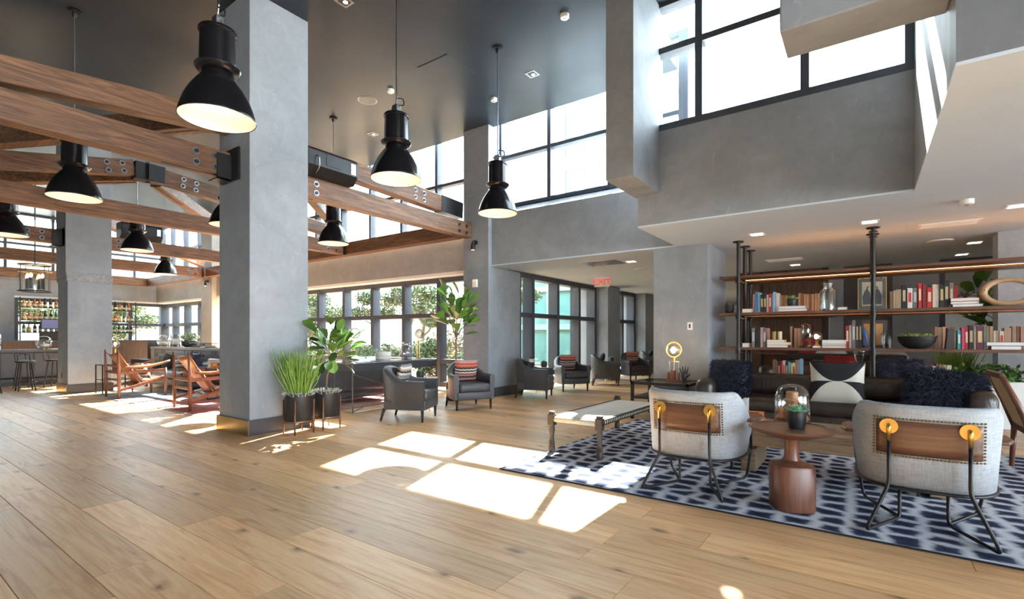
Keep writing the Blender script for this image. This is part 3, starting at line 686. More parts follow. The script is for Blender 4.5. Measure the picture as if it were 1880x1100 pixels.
for sx in (-1, 1):
    MB().cyl((.27*sx, -.8, .35), (.27*sx, .8, .35), .024, n=10).build('side_rail', 'rope_cream', bn, smooth=True)
    for k in range(36):
        y = -.77+k*.044; MB().box(.27*sx-.027, .27*sx+.027, y-.007, y+.007, .325, .376).build('rope_wrap', 'rope_black', bn)
for sy in (-1, 1): MB().cyl((-.25, .83*sy, .345), (.25, .83*sy, .345), .03, n=10).build('end_rail', 'rope_cream', bn, smooth=True)
MB().surf(lambda u, v: (-.255+.51*u, -.81+1.62*v, .37-.02*math.sin(math.pi*u)*math.sin(math.pi*v)), 10, 20).build('woven_top', 'woven_seat', bn, smooth=True, solid=.014)

# ------------------------------------------------------------------ coffee table and things on it
ct = thing('coffee_table', 'long rustic plank coffee table on block legs', 'table', (0, 5.1, .014))
for k in range(3): MB().box(-1.0, .6, -.36+k*.24, -.122+k*.24, .33, .385).build('top_plank', 'old_plank', ct, bevel=.006)
MB().box(-.98, .58, -.35, -.31, .24, .33).box(-.98, .58, .31, .35, .24, .33).build('apron', 'old_plank', ct, bevel=.004)
for x in (-.85, .45):
    MB().box(x-.06, x+.06, -.3, .3, 0, .2).build('leg', 'old_plank', ct, bevel=.006)
    MB().box(x-.14, x-.125, -.34, -.3, 0, .32).build('leg_strap', 'black_metal', ct)
pm('paper', (.75, .73, .68), (.66, .63, .57), 90, .8, stretch=(.05, .05, 3))
BOOKM = {}
def bookmat(c):
    k = 'cover_%02x%02x%02x' % tuple(int(min(.99, x)*255) for x in c)
    if k not in MATS: pm(k, c, tuple(x*.85 for x in c), 14, .5)
    return k
def book(label, loc, w, h, d, col, flat=False, rz=0, tilt=0, group=None, title=None, parts=True, band=None):
    """upright: w thickness (x), h height (z), d depth (y).  flat: w width (x), h thickness (z), d depth (y)"""
    e = thing('book', label, 'book', loc, rz, group); cm = bookmat(col)
    if tilt: e.rotation_euler = (0, tilt, rz)
    if flat:
        m = MB().box(-w/2, w/2, -d/2, d/2, 0, .004).box(-w/2, w/2, -d/2, d/2, h-.004, h).box(w/2-.004, w/2, -d/2, d/2, .004, h-.004)
        m.build('cover', cm, e); MB().box(-w/2+.004, w/2-.004, -d/2+.005, d/2-.005, .004, h-.004).build('pages', 'paper', e)
    else:
        m = MB().box(0, .003, -d/2, d/2, 0, h).box(w-.003, w, -d/2, d/2, 0, h).box(.003, w-.003, -d/2, -d/2+.004, 0, h)
        c = m.build('cover', cm, e); MB().box(.003, w-.003, -d/2+.004, d/2-.006, .004, h-.005).build('pages', 'paper', e)
        if band:
            MB().box(w*.2, w*.8, -d/2-.0012, -d/2, h*.3, h*.78).build('spine_title', bookmat(band), c)
    return e
book('white book lying under the orange book on the coffee table', (-.90, 5.0, .40), .32, .05, .26, (.72, .2, .08), True, .15)
bo = book('thick orange book with dark title lying on the coffee table', (-.91, 5.01, .4505), .31, .055, .25, (.85, .22, .04), True, .15)
MB().box(-.1, .11, -.05, .03, .055, .056).build('title_block', bookmat((.12, .03, .02)), bo)
for (k, lab) in ((0, 'grey bound book at the bottom of the pair near the grey chair'), (1, 'white magazine book on top of the pair near the grey chair')):
    book(lab, (.12-.01*k, 5.0, .40+.052*k), .36, .05, .27, ((.3, .33, .3), (.6, .55, .52))[k], True, .05)
book('pale upright book standing behind the orange book', (-.98, 5.33, .40), .03, .2, .16, (.6, .62, .63))
cl = thing('glass_cloche', 'glass dome with turned wooden rings on the coffee table', 'cloche', (-.55, 5.2, .40))
MB().lathe([(.158, 0), (.16, .012), (.152, .03), (.0001, .031)], 40).build('base', 'matte_black', cl, smooth='auto')
MB().lathe([(.145, .03), (.145, .22), (.14, .27), (.122, .32), (.09, .355), (.045, .372), (.0001, .376)], 40).build('dome', 'clear_glass', cl, smooth=True)
pm('turned_wood', (.5, .27, .12), (.38, .18, .08), 10, .4)
for (x, z, prof) in ((.0, .032, [(.055, 0), (.075, .02), (.075, .05), (.055, .07)]), (.005, .10, [(.05, 0), (.07, .02), (.065, .045), (.045, .05)]), (0, .15, [(.07, 0), (.075, .015), (.05, .04), (.035, .045)]), (.0, .195, [(.04, 0), (.068, .03), (.06, .045), (.05, .05)]), (0, .245, [(.05, 0), (.052, .01), (.05, .055), (.042, .06)]), (-.085, .032, [(.035, 0), (.05, .03), (.035, .06)]), (.09, .032, [(.03, 0), (.045, .03), (.03, .06)]), (-.085, .094, [(.03, 0), (.042, .03), (.03, .05)])):
    MB().lathe(prof, 24).build('turned_ring', 'turned_wood', cl, smooth='auto', loc=(x, 0, z))

# ------------------------------------------------------------------ leather sofas
def leather(name, a, b, rough=.32, wr=.5, sc=3):
    m, t, p = newmat(name); v = coords(t)
    n1 = noise(t, v, sc, 5, .6, .6); n2 = noise(t, v, 70, 3); n3 = noise(t, coords(t, 'Object', (1, 1, .35)), 7, 3, .6, 1.5)
    t.links.new(mixc(t, ramp(t, n1, [(.3, (0, 0, 0)), (.7, (1, 1, 1))]), a, b), p.inputs['Base Color']); p.inputs['Roughness'].default_value = rough
    h = math_(t, 'ADD', math_(t, 'MULTIPLY', n3, 1.0), math_(t, 'MULTIPLY', n2, .06)); bump(t, p, h, wr, .03); return m
leather('brown_leather', (.026, .019, .016), (.05, .034, .026), .3); leather('slate_leather', (.04, .042, .048), (.062, .063, .07), .42, .25); leather('tan_leather', (.30, .105, .042), (.38, .15, .065), .4, .2)
def softbox(m, x0, x1, y0, y1, z0, z1): return m.box(x0, x1, y0, y1, z0, z1)
def make_sofa(label, loc, W, rz=0, D=.95, mat='brown_leather', H=.69, seats=2):
    e = thing('leather_sofa', label, 'sofa', loc, rz)
    MB().box(-W/2+.06, W/2-.06, -D/2+.06, D/2-.04, .1, .26).build('base', mat, e, bevel=.03, seg=3, smooth=True)
    MB().box(-W/2+.24, W/2-.24, -D/2, D/2-.22, .25, .43).build('seat_cushion', mat, e, bevel=.075, seg=5, smooth=True)
    MB().box(-W/2+.1, W/2-.1, D/2-.26, D/2, .2, H).build('backrest', mat, e, bevel=.1, seg=5, smooth=True)
    for k in range(seats):
        x0 = -W/2+.24+(W-.48)*k/seats; MB().box(x0+.005, x0+(W-.48)/seats-.005, D/2-.36, D/2-.16, .41, H-.01).build('back_cushion', mat, e, bevel=.085, seg=5, smooth=True)
    for s in (-1, 1):
        MB().box(min(s*W/2, s*(W/2-.26)), max(s*W/2, s*(W/2-.26)), -D/2+.02, D/2-.02, .18, H-.06).build('arm', mat, e, bevel=.11, seg=5, smooth=True)
        for y in (-D/2+.1, D/2-.1): MB().cyl((s*(W/2-.14), y, 0), (s*(W/2-.14), y, .12), .022, .028).build('leg', 'black_metal', e)
    return e
make_sofa('long dark brown leather sofa facing the coffee table on the ikat rug', (-.4, 7.44, 0), 3.05, H=.7)
# pillows
def pillow_mesh(w, h, th, n=12, pinch=.88):
    m = MB()
    for s in (1, -1):
        def fn(u, v, s=s):
            a = 2*u-1; b = 2*v-1; sx = 1-(1-pinch)*(1-abs(b)**2)*.6; sz = 1-(1-pinch)*(1-abs(a)**2)*.6
            z = th/2*((1-a**4)*(1-b**4))**.55
            return (a*w/2*sz*1.0 if False else a*w/2*(1-(1-pinch)*(1-b*b)*.5), s*z, b*h/2*(1-(1-pinch)*(1-a*a)*.5))
        if s == 1: m.surf(fn, n, n)
        else: m.surf(lambda u, v: fn(1-u, v), n, n)
    return m
def pillow(label, loc, rot, w, h, th, mat, cat='cushion', trim=None, group=None):
    e = thing('cushion', label, cat, loc, 0, group); e.rotation_euler = rot
    pillow_mesh(w, h, th).build('cover', mat, e, smooth=True)
    pts = [Vector((a*w/2*(1-(.12)*(1-b*b)*.5), 0, b*h/2*(1-(.12)*(1-a*a)*.5))) for a, b in [(-1+.2*i, -1) for i in range(10)]+[(1, -1+.2*i) for i in range(10)]+[(1-.2*i, 1) for i in range(10)]+[(-1, 1-.2*i) for i in range(10)]]
    MB().tube(pts, .005, 5, closed=True).build('piping', trim or mat, e, smooth=True)
    return e
m, t, p = newmat('bw_pillow'); v = coords(t); sx = N(t, 'ShaderNodeSeparateXYZ'); t.links.new(v, sx.inputs[0])
u = math_(t, 'DIVIDE', sx.outputs[0], .27); vv = math_(t, 'DIVIDE', sx.outputs[2], .25)
q = math_(t, 'SUBTRACT', math_(t, 'ABSOLUTE', vv), math_(t, 'MULTIPLY', math_(t, 'POWER', math_(t, 'ABSOLUTE', u), 2.2), .9))
bk = math_(t, 'GREATER_THAN', math_(t, 'MULTIPLY', vv, q), 0)
t.links.new(mixc(t, bk, (.62, .59, .52), (.012, .012, .015)), p.inputs['Base Color']); p.inputs['Roughness'].default_value = .9; bump(t, p, noise(t, coords(t, 'Object', (1, 1, .08)), 130, 2), .5, .004)
pillow('black and cream cushion with curved blocks on the brown sofa', (-.28, 7.1, .66), (math.radians(-14), 0, .05), .56, .5, .2, 'bw_pillow')
pm('fur_navy', (.014, .02, .038), (.03, .04, .07), 8, .7); pm('fur_blue', (.03, .045, .09), (.05, .07, .13), 8, .7); pm('fur_red', (.2, .012, .02), (.3, .02, .03), 8, .7)
def fur_cushion(label, loc, rot, w, h, th, mat, n=2600, L=.07, seed=1):
    e = thing('fur_cushion', label, 'cushion', loc); e.rotation_euler = rot
    pillow_mesh(w, h, th).build('cover', mat, e, smooth=True)
    rnd = random.Random(seed); m = MB()
    for k in range(n):
        a = rnd.uniform(-1, 1); b = rnd.uniform(-1, 1); s = rnd.choice((1, -1))
        if rnd.random() < .3:
            if rnd.random() < .5: a = rnd.choice((-1, 1))
            else: b = rnd.choice((-1, 1))
        y = s*th/2*max(0, (1-a**4)*(1-b**4))**.55
        P = Vector((a*w/2*.97, y*.95, b*h/2*.97)); d = Vector((a*abs(a)*1.2+rnd.uniform(-.6, .6), s*(1.1-.5*max(abs(a), abs(b)))+rnd.uniform(-.3, .3), b*abs(b)*1.2+rnd.uniform(-.6, .6)-.1)).normalized()
        l = L*rnd.uniform(.6, 1.3); r = .0042; u = d.cross(Vector((.3, .5, .8))).normalized()*r; w_ = d.cross(u).normalized()*r
        mid = P+d*l*.55; tip = P+d*l+Vector((rnd.uniform(-.25, .25), rnd.uniform(-.2, .2), -.25+rnd.uniform(-.2, .2)))*l
        m.add([P+u, P-u*.5+w_*.8, P-u*.5-w_*.8, mid+u*.7, mid-u*.35+w_*.55, mid-u*.35-w_*.55, tip], [(0, 1, 4, 3), (1, 2, 5, 4), (2, 0, 3, 5), (3, 4, 6), (4, 5, 6), (5, 3, 6)])
    f = m.build('fur', mat, e); f['kind'] = 'stuff'; return e
fur_cushion('navy sheepskin cushion by the sofa arm near the globe lamp', (-1.52, 7.3, .64), (math.radians(-16), 0, -.1), .5, .46, .17, 'fur_navy', 4600, .06, seed=2)
fur_cushion('large navy sheepskin cushion by the sofa arm near the rattan chair', (.72, 7.22, .60), (math.radians(-18), math.radians(8), .1), .66, .44, .22, 'fur_navy', 6000, .075, seed=3)
BC = {'pk': (0.45, 0.3, 0.28), 'bl': (0.05, 0.16, 0.38), 'lb': (0.2, 0.45, 0.6), 'bk': (0.015, 0.015, 0.018), 'gr': (0.16, 0.16, 0.17), 'rd': (0.5, 0.02, 0.025), 'cr': (0.6, 0.54, 0.42), 'tn': (0.36, 0.26, 0.18), 'ol': (0.2, 0.17, 0.09), 'br': (0.2, 0.1, 0.055), 'wh': (0.66, 0.64, 0.6), 'dr': (0.22, 0.02, 0.03), 'te': (0.04, 0.36, 0.32), 'mg': (0.55, 0.06, 0.16), 'mr': (0.12, 0.02, 0.06), 'ye': (0.75, 0.5, 0.05), 'nv': (0.03, 0.05, 0.14), 'go': (0.5, 0.34, 0.08), 'rw': (0.6, 0.1, 0.06)}
BN = {'pk': 'dusty pink', 'bl': 'deep blue', 'lb': 'light blue', 'bk': 'black', 'gr': 'grey', 'rd': 'red', 'cr': 'cream', 'tn': 'tan', 'ol': 'olive', 'br': 'brown', 'wh': 'white', 'dr': 'dark red', 'te': 'teal', 'mg': 'magenta', 'mr': 'maroon', 'ye': 'yellow', 'nv': 'navy', 'go': 'gold'}
BOOKS = [  # row, x, thickness, height, colour name
 ('top', -1.358, 0.027, 0.269, 'pk'),
 ('top', -1.328, 0.034, 0.300, 'bl'),
 ('top', -1.292, 0.034, 0.290, 'lb'),
 ('top', -1.254, 0.036, 0.256, 'bk'),
 ('top', -1.214, 0.035, 0.254, 'bk'),
 ('top', -1.177, 0.026, 0.252, 'pk'),
 ('top', -1.147, 0.032, 0.266, 'rd'),
 ('top', -1.113, 0.020, 0.257, 'gr'),
 ('top', -1.091, 0.033, 0.287, 'lb'),
 ('top', -1.053, 0.039, 0.269, 'cr'),
 ('top', 0.256, 0.031, 0.222, 'br'),
 ('top', 0.289, 0.026, 0.234, 'tn'),
 ('top', 0.317, 0.054, 0.246, 'tn'),
 ('top', 0.377, 0.045, 0.299, 'bk'),
 ('top', 0.432, 0.050, 0.254, 'wh'),
 ('top', 0.487, 0.043, 0.257, 'gr'),
 ('top', 0.539, 0.034, 0.309, 'rd'),
 ('top', 0.581, 0.039, 0.299, 'dr'),
 ('top', 0.624, 0.047, 0.249, 'rd'),
 ('top', 0.677, 0.032, 0.287, 'cr'),
 ('top', 0.711, 0.029, 0.285, 'cr'),
 ('top', 0.743, 0.041, 0.289, 'bk'),
 ('top', 0.788, 0.044, 0.326, 'bk'),
 ('topback', -1.067, 0.034, 0.292, 'ol'),
 ('topback', -1.030, 0.027, 0.282, 'ol'),
 ('topback', -1.001, 0.034, 0.289, 'ol'),
 ('topback', -0.827, 0.033, 0.313, 'tn'),
 ('topback', -0.790, 0.031, 0.303, 'br'),
 ('topback', -0.754, 0.031, 0.293, 'tn'),
 ('topback', -0.719, 0.030, 0.291, 'tn'),
 ('topback', -0.684, 0.023, 0.289, 'br'),
 ('topback', -0.656, 0.033, 0.288, 'tn'),
 ('topback', -0.617, 0.032, 0.294, 'tn'),
 ('topback', -0.581, 0.030, 0.292, 'tn'),
 ('topback', 0.893, 0.040, 0.355, 'gr'),
 ('topback', 0.938, 0.037, 0.310, 'dr'),
 ('middle', -1.372, 0.041, 0.285, 'gr'),
 ('middle', -1.317, 0.024, 0.276, 'bk'),
 ('middle', -1.290, 0.028, 0.292, 'bk'),
 ('middle', -1.256, 0.034, 0.292, 'pk'),
 ('middle', -1.218, 0.032, 0.283, 'gr'),
 ('middle', -0.216, 0.034, 0.301, 'rd'),
 ('middle', -0.178, 0.027, 0.308, 'cr'),
 ('middle', -0.147, 0.037, 0.373, 'gr'),
 ('middle', -0.106, 0.031, 0.372, 'bk'),
 ('middle', -0.070, 0.029, 0.379, 'bk'),
 ('middle', 0.909, 0.032, 0.232, 'te'),
 ('middle', 0.946, 0.027, 0.265, 'mg'),
 ('middle', 0.977, 0.030, 0.271, 'rd'),
 ('middle', 1.011, 0.039, 0.290, 'bk'),
 ('middle', 1.054, 0.021, 0.277, 'tn'),
 ('middle', 1.078, 0.060, 0.283, 'mr'),
 ('middle', 1.144, 0.021, 0.275, 'gr'),
 ('middleback', -1.254, 0.028, 0.301, 'pk'),
 ('middleback', -0.935, 0.027, 0.322, 'tn'),
 ('middleback', -0.881, 0.037, 0.296, 'tn'),
 ('middleback', -0.839, 0.034, 0.296, 'tn'),
 ('middleback', 0.747, 0.025, 0.298, 'tn'),
 ('middleback', 0.776, 0.044, 0.290, 'tn'),
 ('middleback', 0.824, 0.029, 0.297, 'pk'),
 ('middleback', 0.861, 0.050, 0.282, 'br'),
 ('middleback', 0.916, 0.028, 0.289, 'br'),
 ('middleback', 1.249, 0.023, 0.298, 'tn'),
 ('middleback', 1.275, 0.031, 0.297, 'tn'),
 ('middleback', 1.310, 0.022, 0.242, 'cr'),
 ('middleback', 1.334, 0.026, 0.242, 'tn'),
 ('middleback', 1.364, 0.040, 0.235, 'wh'),
 ('middleback', 1.408, 0.021, 0.275, 'tn'),
 ('middleback', 1.432, 0.039, 0.275, 'tn'),
 ('middleback', 1.479, 0.035, 0.294, 'tn'),
 ('middleback', 1.519, 0.029, 0.294, 'br'),
 ('middleback', 1.552, 0.034, 0.287, 'tn'),
 ('low', -1.102, 0.033, 0.284, 'br'),
 ('low', -1.065, 0.025, 0.269, 'br'),
 ('low', -1.037, 0.031, 0.254, 'bk'),
 ('low', -1.001, 0.025, 0.263, 'rd'),
 ('low', -0.973, 0.031, 0.271, 'wh'),
 ('low', -0.938, 0.031, 0.256, 'bk'),
 ('low', -0.904, 0.031, 0.250, 'lb'),
 ('low', -0.869, 0.018, 0.235, 'ye'),
 ('low', -0.849, 0.031, 0.243, 'wh'),
 ('low', -0.814, 0.024, 0.284, 'tn'),
 ('low', -0.787, 0.024, 0.284, 'tn'),
 ('low', -0.760, 0.030, 0.301, 'lb'),
 ('low', 0.574, 0.030, 0.259, 'nv'),
 ('low', 0.612, 0.035, 0.247, 'tn'),
 ('low', 0.654, 0.024, 0.276, 'dr'),
 ('low', 0.682, 0.027, 0.249, 'wh'),
 ('low', 0.714, 0.022, 0.278, 'br'),
 ('low', 0.740, 0.037, 0.272, 'br'),
 ('low', 0.781, 0.032, 0.266, 'tn'),
 ('low', 0.817, 0.041, 0.261, 'cr'),
]
# ------------------------------------------------------------------ open bookshelf hung from the ceiling
bs = thing('bookshelf', 'long walnut plank bookshelf on black pipe posts behind the brown sofa', 'bookshelf', (0, 8.2, 0))
emis('led_strip', (1, .45, .16), 7)
for (z, back) in ((2.09, True), (1.535, True), (1.02, True), (.56, True)):
    x0 = -1.82 if z > .9 else -1.5
    x1 = 3.2 if z > .9 else 1.05
    MB().box(x0, x1, -.2, .17, z, z+.038).build('shelf_board', 'walnut', bs, bevel=.003)
    MB().box(x0+.12, x1, .32, .72, z-.012, z+.026).build('shelf_board', 'walnut', bs, bevel=.003)
    if z > 1.3: MB().box(x0+.3, 3.2, .2, .21, z+.002, z+.01).build('led_strip', 'led_strip', bs)
MB().box(-1.4, 3.2, .05, .065, 2.1285, 2.138).build('led_strip', 'led_strip', bs)
for x in (-1.55, .08, 1.75):
    for y in (-.17, .29, .74):
        if y > .3 and x > 0: continue
        MB().cyl((x, y-.035 if y < 0 else y, 0), (x, y-.035 if y < 0 else y, ZL-.012), .026 if y != .29 else .032, n=12).build('post', 'black_metal', bs, smooth='auto')
        yy = y-.035 if y < 0 else y
        MB().lathe([(.075, ZL-.014), (.075, ZL-.002)], 18, (x, yy, 0)).build('flange', 'black_metal', bs)
        for z in (2.06, 1.505, .99): MB().lathe([(.034, z-.03), (.037, z), (.037, z+.02), (.034, z+.05)], 12, (x, yy, 0)).build('coupling', 'black_metal', bs, smooth='auto')
for z in (2.045, 1.49, .975):
    for x in (-1.55, .08): MB().cyl((x, -.2, z), (x, .74, z), .018, n=10).build('cross_pipe', 'black_metal', bs)
for k in range(3): MB().lathe([(.05, ZL-.06-k*.035), (.05, ZL-.05-k*.035)], 16, (.08, -.205, 0)).build('post_ring', 'black_metal', bs)
ROWY = {'top': (8.10, 1.573), 'topback': (8.66, 1.561), 'middle': (8.10, 1.058), 'middleback': (8.66, 1.046), 'low': (8.15, .598)}
ROWN = {'top': 'on the upper shelf', 'topback': 'on the upper rear shelf', 'middle': 'on the middle shelf', 'middleback': 'on the middle rear shelf', 'low': 'on the low shelf'}
def nearby(row, x):
    if row.startswith('top'): return 'by the end post' if x < -.9 else ('left of the glass jar' if x < -.4 else 'near the framed print')
    if row.startswith('middle'): return 'by the stacked yellow book' if x < -.7 else ('next to the framed page' if x < .2 else 'past the succulent bowl')
    return 'behind the fur cushion' if x > 0 else 'behind the brown sofa middle'
cnt = {}
for (row, x, w_, h_, c) in BOOKS:
    y, z = ROWY[row]; k = (row, nearby(row, x), BN[c]); cnt[k] = cnt.get(k, 0)+1
for i, (row, x, w_, h_, c) in enumerate(BOOKS):
    y, z = ROWY[row]; nb = nearby(row, x); k = (row, nb, BN[c])
    lab = '%s upright book %s, %s' % (BN[c], ROWN[row], nb)
    rnd = random.Random(i)
    book(lab, (x, y+rnd.uniform(0, .02), z), w_, h_, .15 if 'back' not in row else .16, tuple(v*rnd.uniform(.85, 1.1) for v in BC[c]), group=('%s books %s %s' % (BN[c], ROWN[row], nb)) if cnt[k] > 1 else None,
         band={'bk': (.5, .4, .2), 'rd': (.7, .55, .4), 'mr': (.6, .45, .2), 'wh': (.5, .05, .04), 'te': (.7, .75, .7), 'gr': (.5, .5, .5)}.get(c) if w_ > .028 else None)
zt, zm = 1.573, 1.058
def flat(label, x0, x1, z, h, col, y=8.1, d=.2, rz=0): return book(label, ((x0+x1)/2, y, z), x1-x0, h, d, col, True, rz)
flat('cream box book lying behind the shelf end post on the upper shelf', -1.50, -1.36, zt, .055, (.6, .53, .45)); flat('cream thick book lying by the shelf end post on the middle shelf', -1.50, -1.405, zm, .06, (.6, .52, .45))
flat('red book lying at the bottom of the stack on the upper shelf', -1.02, -.66, zt, .035, (.55, .03, .04)); flat('light blue book lying on the red book on the upper shelf', -1.02, -.68, zt+.0355, .04, (.2, .45, .65))
potted('black pot with spiky plant on the light blue book', (-.86, 8.12, zt+.076), .065, .11, 'aloe_green', .1, 8)
potted('small black pot with a succulent at the end of the upper shelf', (-1.7, 8.12, zt), .066, .13, 'aloe_green', .07, 9)
flat('red book with white title at the bottom of the yellow book stack', -1.17, -.9, zm, .038, (.5, .04, .06)); flat('white book in the middle of the yellow book stack', -1.17, -.88, zm+.0385, .036, (.65, .62, .56)); flat('yellow book on top of the stack on the middle shelf', -1.17, -.94, zm+.075, .036, (.72, .46, .05))
for k, lab in ((0, 'olive spool standing on the yellow book'), (1, 'cream spool standing on the yellow book')):
    tag(MB().lathe([(.028, 0), (.03, .01), (.03, .11), (.028, .12)], 20).build('spool', bookmat(((.3, .22, .06), (.6, .55, .35))[k]), smooth='auto', loc=(-1.09+.075*k, 8.12, zm+.1115)), lab, 'spool')
flat('red book at the bottom of the stack beside the globe bulb', -.49, -.21, zm, .03, (.6, .04, .03)); flat('black book in the stack beside the globe bulb', -.49, -.21, zm+.0305, .025, (.02, .02, .022)); flat('cream thick book on top of the stack beside the globe bulb', -.49, -.21, zm+.056, .055, (.6, .57, .48))
flat('tan book lying under the globe bulb', -.6, -.5, zm, .03, (.3, .2, .14))
flat('white book lying at the bottom of the blue pair on the middle shelf', 1.2, 1.46, zm, .045, (.04, .07, .2)); flat('blue bordered book on top of the pair on the middle shelf', 1.16, 1.5, zm+.0455, .045, (.05, .09, .28))
flat('tan leather book lying beside the glass jar', -.31, -.2, zt, .04, (.35, .2, .13)); flat('pale book lying under the pink book', .86, 1.13, zt, .03, (.5, .52, .55)); flat('dark book in the stack under the driftwood', .84, 1.1, zt+.0305, .035, (.04, .04, .045)); flat('pink edged book under the driftwood', .84, 1.1, zt+.066, .04, (.5, .08, .1))
flat('long white book lying on the low shelf behind the sofa', .27, .565, .598, .035, (.65, .64, .6), 8.12); flat('brown flat box on the low shelf behind the navy cushion', -1.36, -1.08, .598, .04, (.3, .16, .1), 8.12)
book('blue book leaning against the middle post', (.0, 8.1, zm+.005), .024, .29, .17, (.03, .06, .2), tilt=-.16); book('blue and white book leaning beside the middle post', (.032, 8.1, zm+.006), .02, .26, .17, (.08, .25, .55), tilt=-.2)
book('worn dark leather book leaning past the succulent bowl', (.80, 8.1, zm+.002), .06, .25, .17, (.05, .045, .05), tilt=.08)
# glass jar
jr = thing('glass_jar', 'large clear glass apothecary jar with wide neck on the upper shelf', 'jar', (-.425, 8.12, zt))
MB().lathe([(.09, 0), (.1, .01), (.1, .25), (.09, .28), (.055, .3), (.052, .35), (.07, .36), (.07, .37)], 32).build('body', 'clear_glass', jr, smooth='auto', solid=.004)
MB().lathe([(.048, .33), (.05, .36), (.072, .372), (.072, .385), (.0001, .387)], 24).build('stopper', 'clear_glass', jr, smooth='auto')
# framed peacock print
fr = thing('framed_print', 'glass framed print of two facing peacocks hanging at the post', 'picture', (.07, 8.14, zt))
MB().box(-.15, .15, -.004, .004, 0, .42).build('glass_plate', 'clear_glass', fr)
MB().box(-.155, -.148, -.008, .008, 0, .425).box(.148, .155, -.008, .008, 0, .425).box(-.155, .155, -.008, .008, .418, .425).build('frame', 'brass', fr)
MB().box(-.11, .11, .005, .008, .05, .37).build('print_sheet', bookmat((.72, .6, .42)), fr)
for s in (-1, 1):
    MB().prism([(s*x, z) for x, z in [(.1, .07), (.105, .18), (.075, .26), (.06, .275), (.062, .3), (.04, .315), (.02, .3), (.045, .3), (.045, .27), (.02, .22), (.012, .07)]], 0, .001).xf(Matrix.Translation((0, .0045, 0)) @ Matrix.Rotation(math.pi/2, 4, 'X')).build('peacock', bookmat((.03, .045, .05)), fr, fixn=True)
    MB().box(s*.1-.006, s*.1+.006, -.012, .012, .41, .44).build('clip', 'black_metal', fr)
f3 = thing('framed_page', 'dark framed yellowed page leaning behind the middle post', 'picture', (.085, 8.62, 1.046))
MB().box(-.16, .16, -.01, .01, 0, .4).build('frame', 'plinth_dark', f3); MB().box(-.11, .11, -.0125, -.0105, .05, .35).build('page', bookmat((.4, .28, .12)), f3)
for k, (x, hh, lab) in enumerate([(.19, .22, 'slim tall glass figurine beside the framed page'), (.257, .17, 'small clear glass head figurine beside the succulent bowl')]):
    tag(MB().lathe([(.022, 0), (.025, .01), (.01, .04), (.03, hh*.5), (.022, hh*.7), (.026, hh*.88), (.0001, hh)], 14).build('glass_figurine', 'clear_glass', smooth=True, loc=(x, 8.12, zm)), lab, 'figurine')
# succulent bowl
bo = thing('succulent_bowl', 'wide matte black bowl planted with green succulents on the middle shelf', 'plant', (.53, 8.12, zm))
MB().lathe([(.08, 0), (.14, .03), (.185, .09), (.2, .155), (.195, .158), (.18, .13), (.0001, .128)], 40).build('bowl', 'matte_black', bo, smooth='auto')
for k, (x, y) in enumerate([(-.12, 0), (-.03, -.06), (.07, -.02), (.13, .03), (0, .07)]): rosette(MB(), (x, y, .13), .11, 13, 3, .45, .16, 20+k).build('rosette', 'aloe_green', bo)
# cloche with butterfly and bulb on the middle shelf
c2 = thing('bell_jar', 'narrow glass bell jar with a dark moth on the middle shelf', 'cloche', (-.69, 8.12, zm))
MB().lathe([(.085, 0), (.085, .02), (.07, .035), (.0001, .036)], 28).build('base', 'black_metal', c2, smooth='auto')
MB().lathe([(.066, .03), (.066, .27), (.055, .315), (.03, .335), (.0001, .34)], 28).build('dome', 'clear_glass', c2, smooth=True)
MB().add([(0, 0, .15), (.035, 0, .26), (.04, 0, .17), (0, 0, .12), (-.03, 0, .22), (-.035, 0, .16)], [(0, 1, 2), (0, 2, 3), (0, 4, 5), (0, 5, 3)]).build('moth', 'black_metal', c2, solid=.002)
emis('filament_glow', (1, .62, .28), 14)
def bulb_lamp(e, z, r, glow=True):
    MB().ball((0, 0, z), r, 20, 14).build('globe', 'clear_glass', e, smooth=True)
    MB().ball((-.01, 0, z), r*.42, 12, 8, (.8, .8, 1.2)).build('filament', 'filament_glow', e, smooth=True)
b2 = thing('bulb_lamp', 'glowing globe bulb lamp on the middle shelf beside the bell jar', 'lamp', (-.555, 8.12, zm+.031))
MB().lathe([(.03, 0), (.03, .015), (.018, .02), (.018, .05), (.022, .06)], 16).build('socket', 'brass', b2, smooth='auto'); bulb_lamp(b2, .125, .068)
gb = thing('green_bottle', 'tall green glass bottle on the middle shelf rear row', 'bottle', (-1.6, 8.66, 1.046)); MATS['green_glass'] = glassmat('green_glass', (.2, .4, .15), .08)
MB().lathe([(.035, 0), (.037, .01), (.037, .2), (.014, .26), (.013, .33), (.016, .335)], 18).build('body', 'green_glass', gb, smooth='auto'); MB().lathe([(.013, .33), (.013, .35)], 10).build('cork', 'turned_wood', gb)
# horn ring, driftwood, horse figure
pm('horn', (.3, .17, .085), (.5, .34, .2), 6, .4)
rg2 = thing('horn_ring', 'large curved wooden horn ring standing at the end of the upper shelf', 'sculpture', (1.36, 8.1, zt))
pts = [(.215*math.cos(a), 0, .165+.14*math.sin(a)) for a in [2*math.pi*k/36 for k in range(36)]]
MB().tube(pts, [.028+.012*math.cos(2*math.pi*k/36)**2 for k in range(36)], 12, closed=True).build('ring', 'horn', rg2, smooth=True)
MB().ball((-.205, -.03, .2), .016, 10, 6).build('end_knob', 'brass', rg2, smooth=True)
dw = thing('driftwood', 'gnarled brown driftwood knot resting on the pink edged book', 'driftwood', (.98, 8.08, zt+.107))
rnd = random.Random(4)
for k in range(9):
    a = rnd.uniform(0, 6.28); L = rnd.uniform(.06, .13); MB().tube([(0, 0, .015), (L*.5*math.cos(a), .3*L*math.sin(a), .03+rnd.uniform(0, .03)), (L*math.cos(a), .4*L*math.sin(a), .012+rnd.uniform(0, .09))], [.016, .012, .004], 6).build('branch', 'dark_turned', dw, smooth=True)
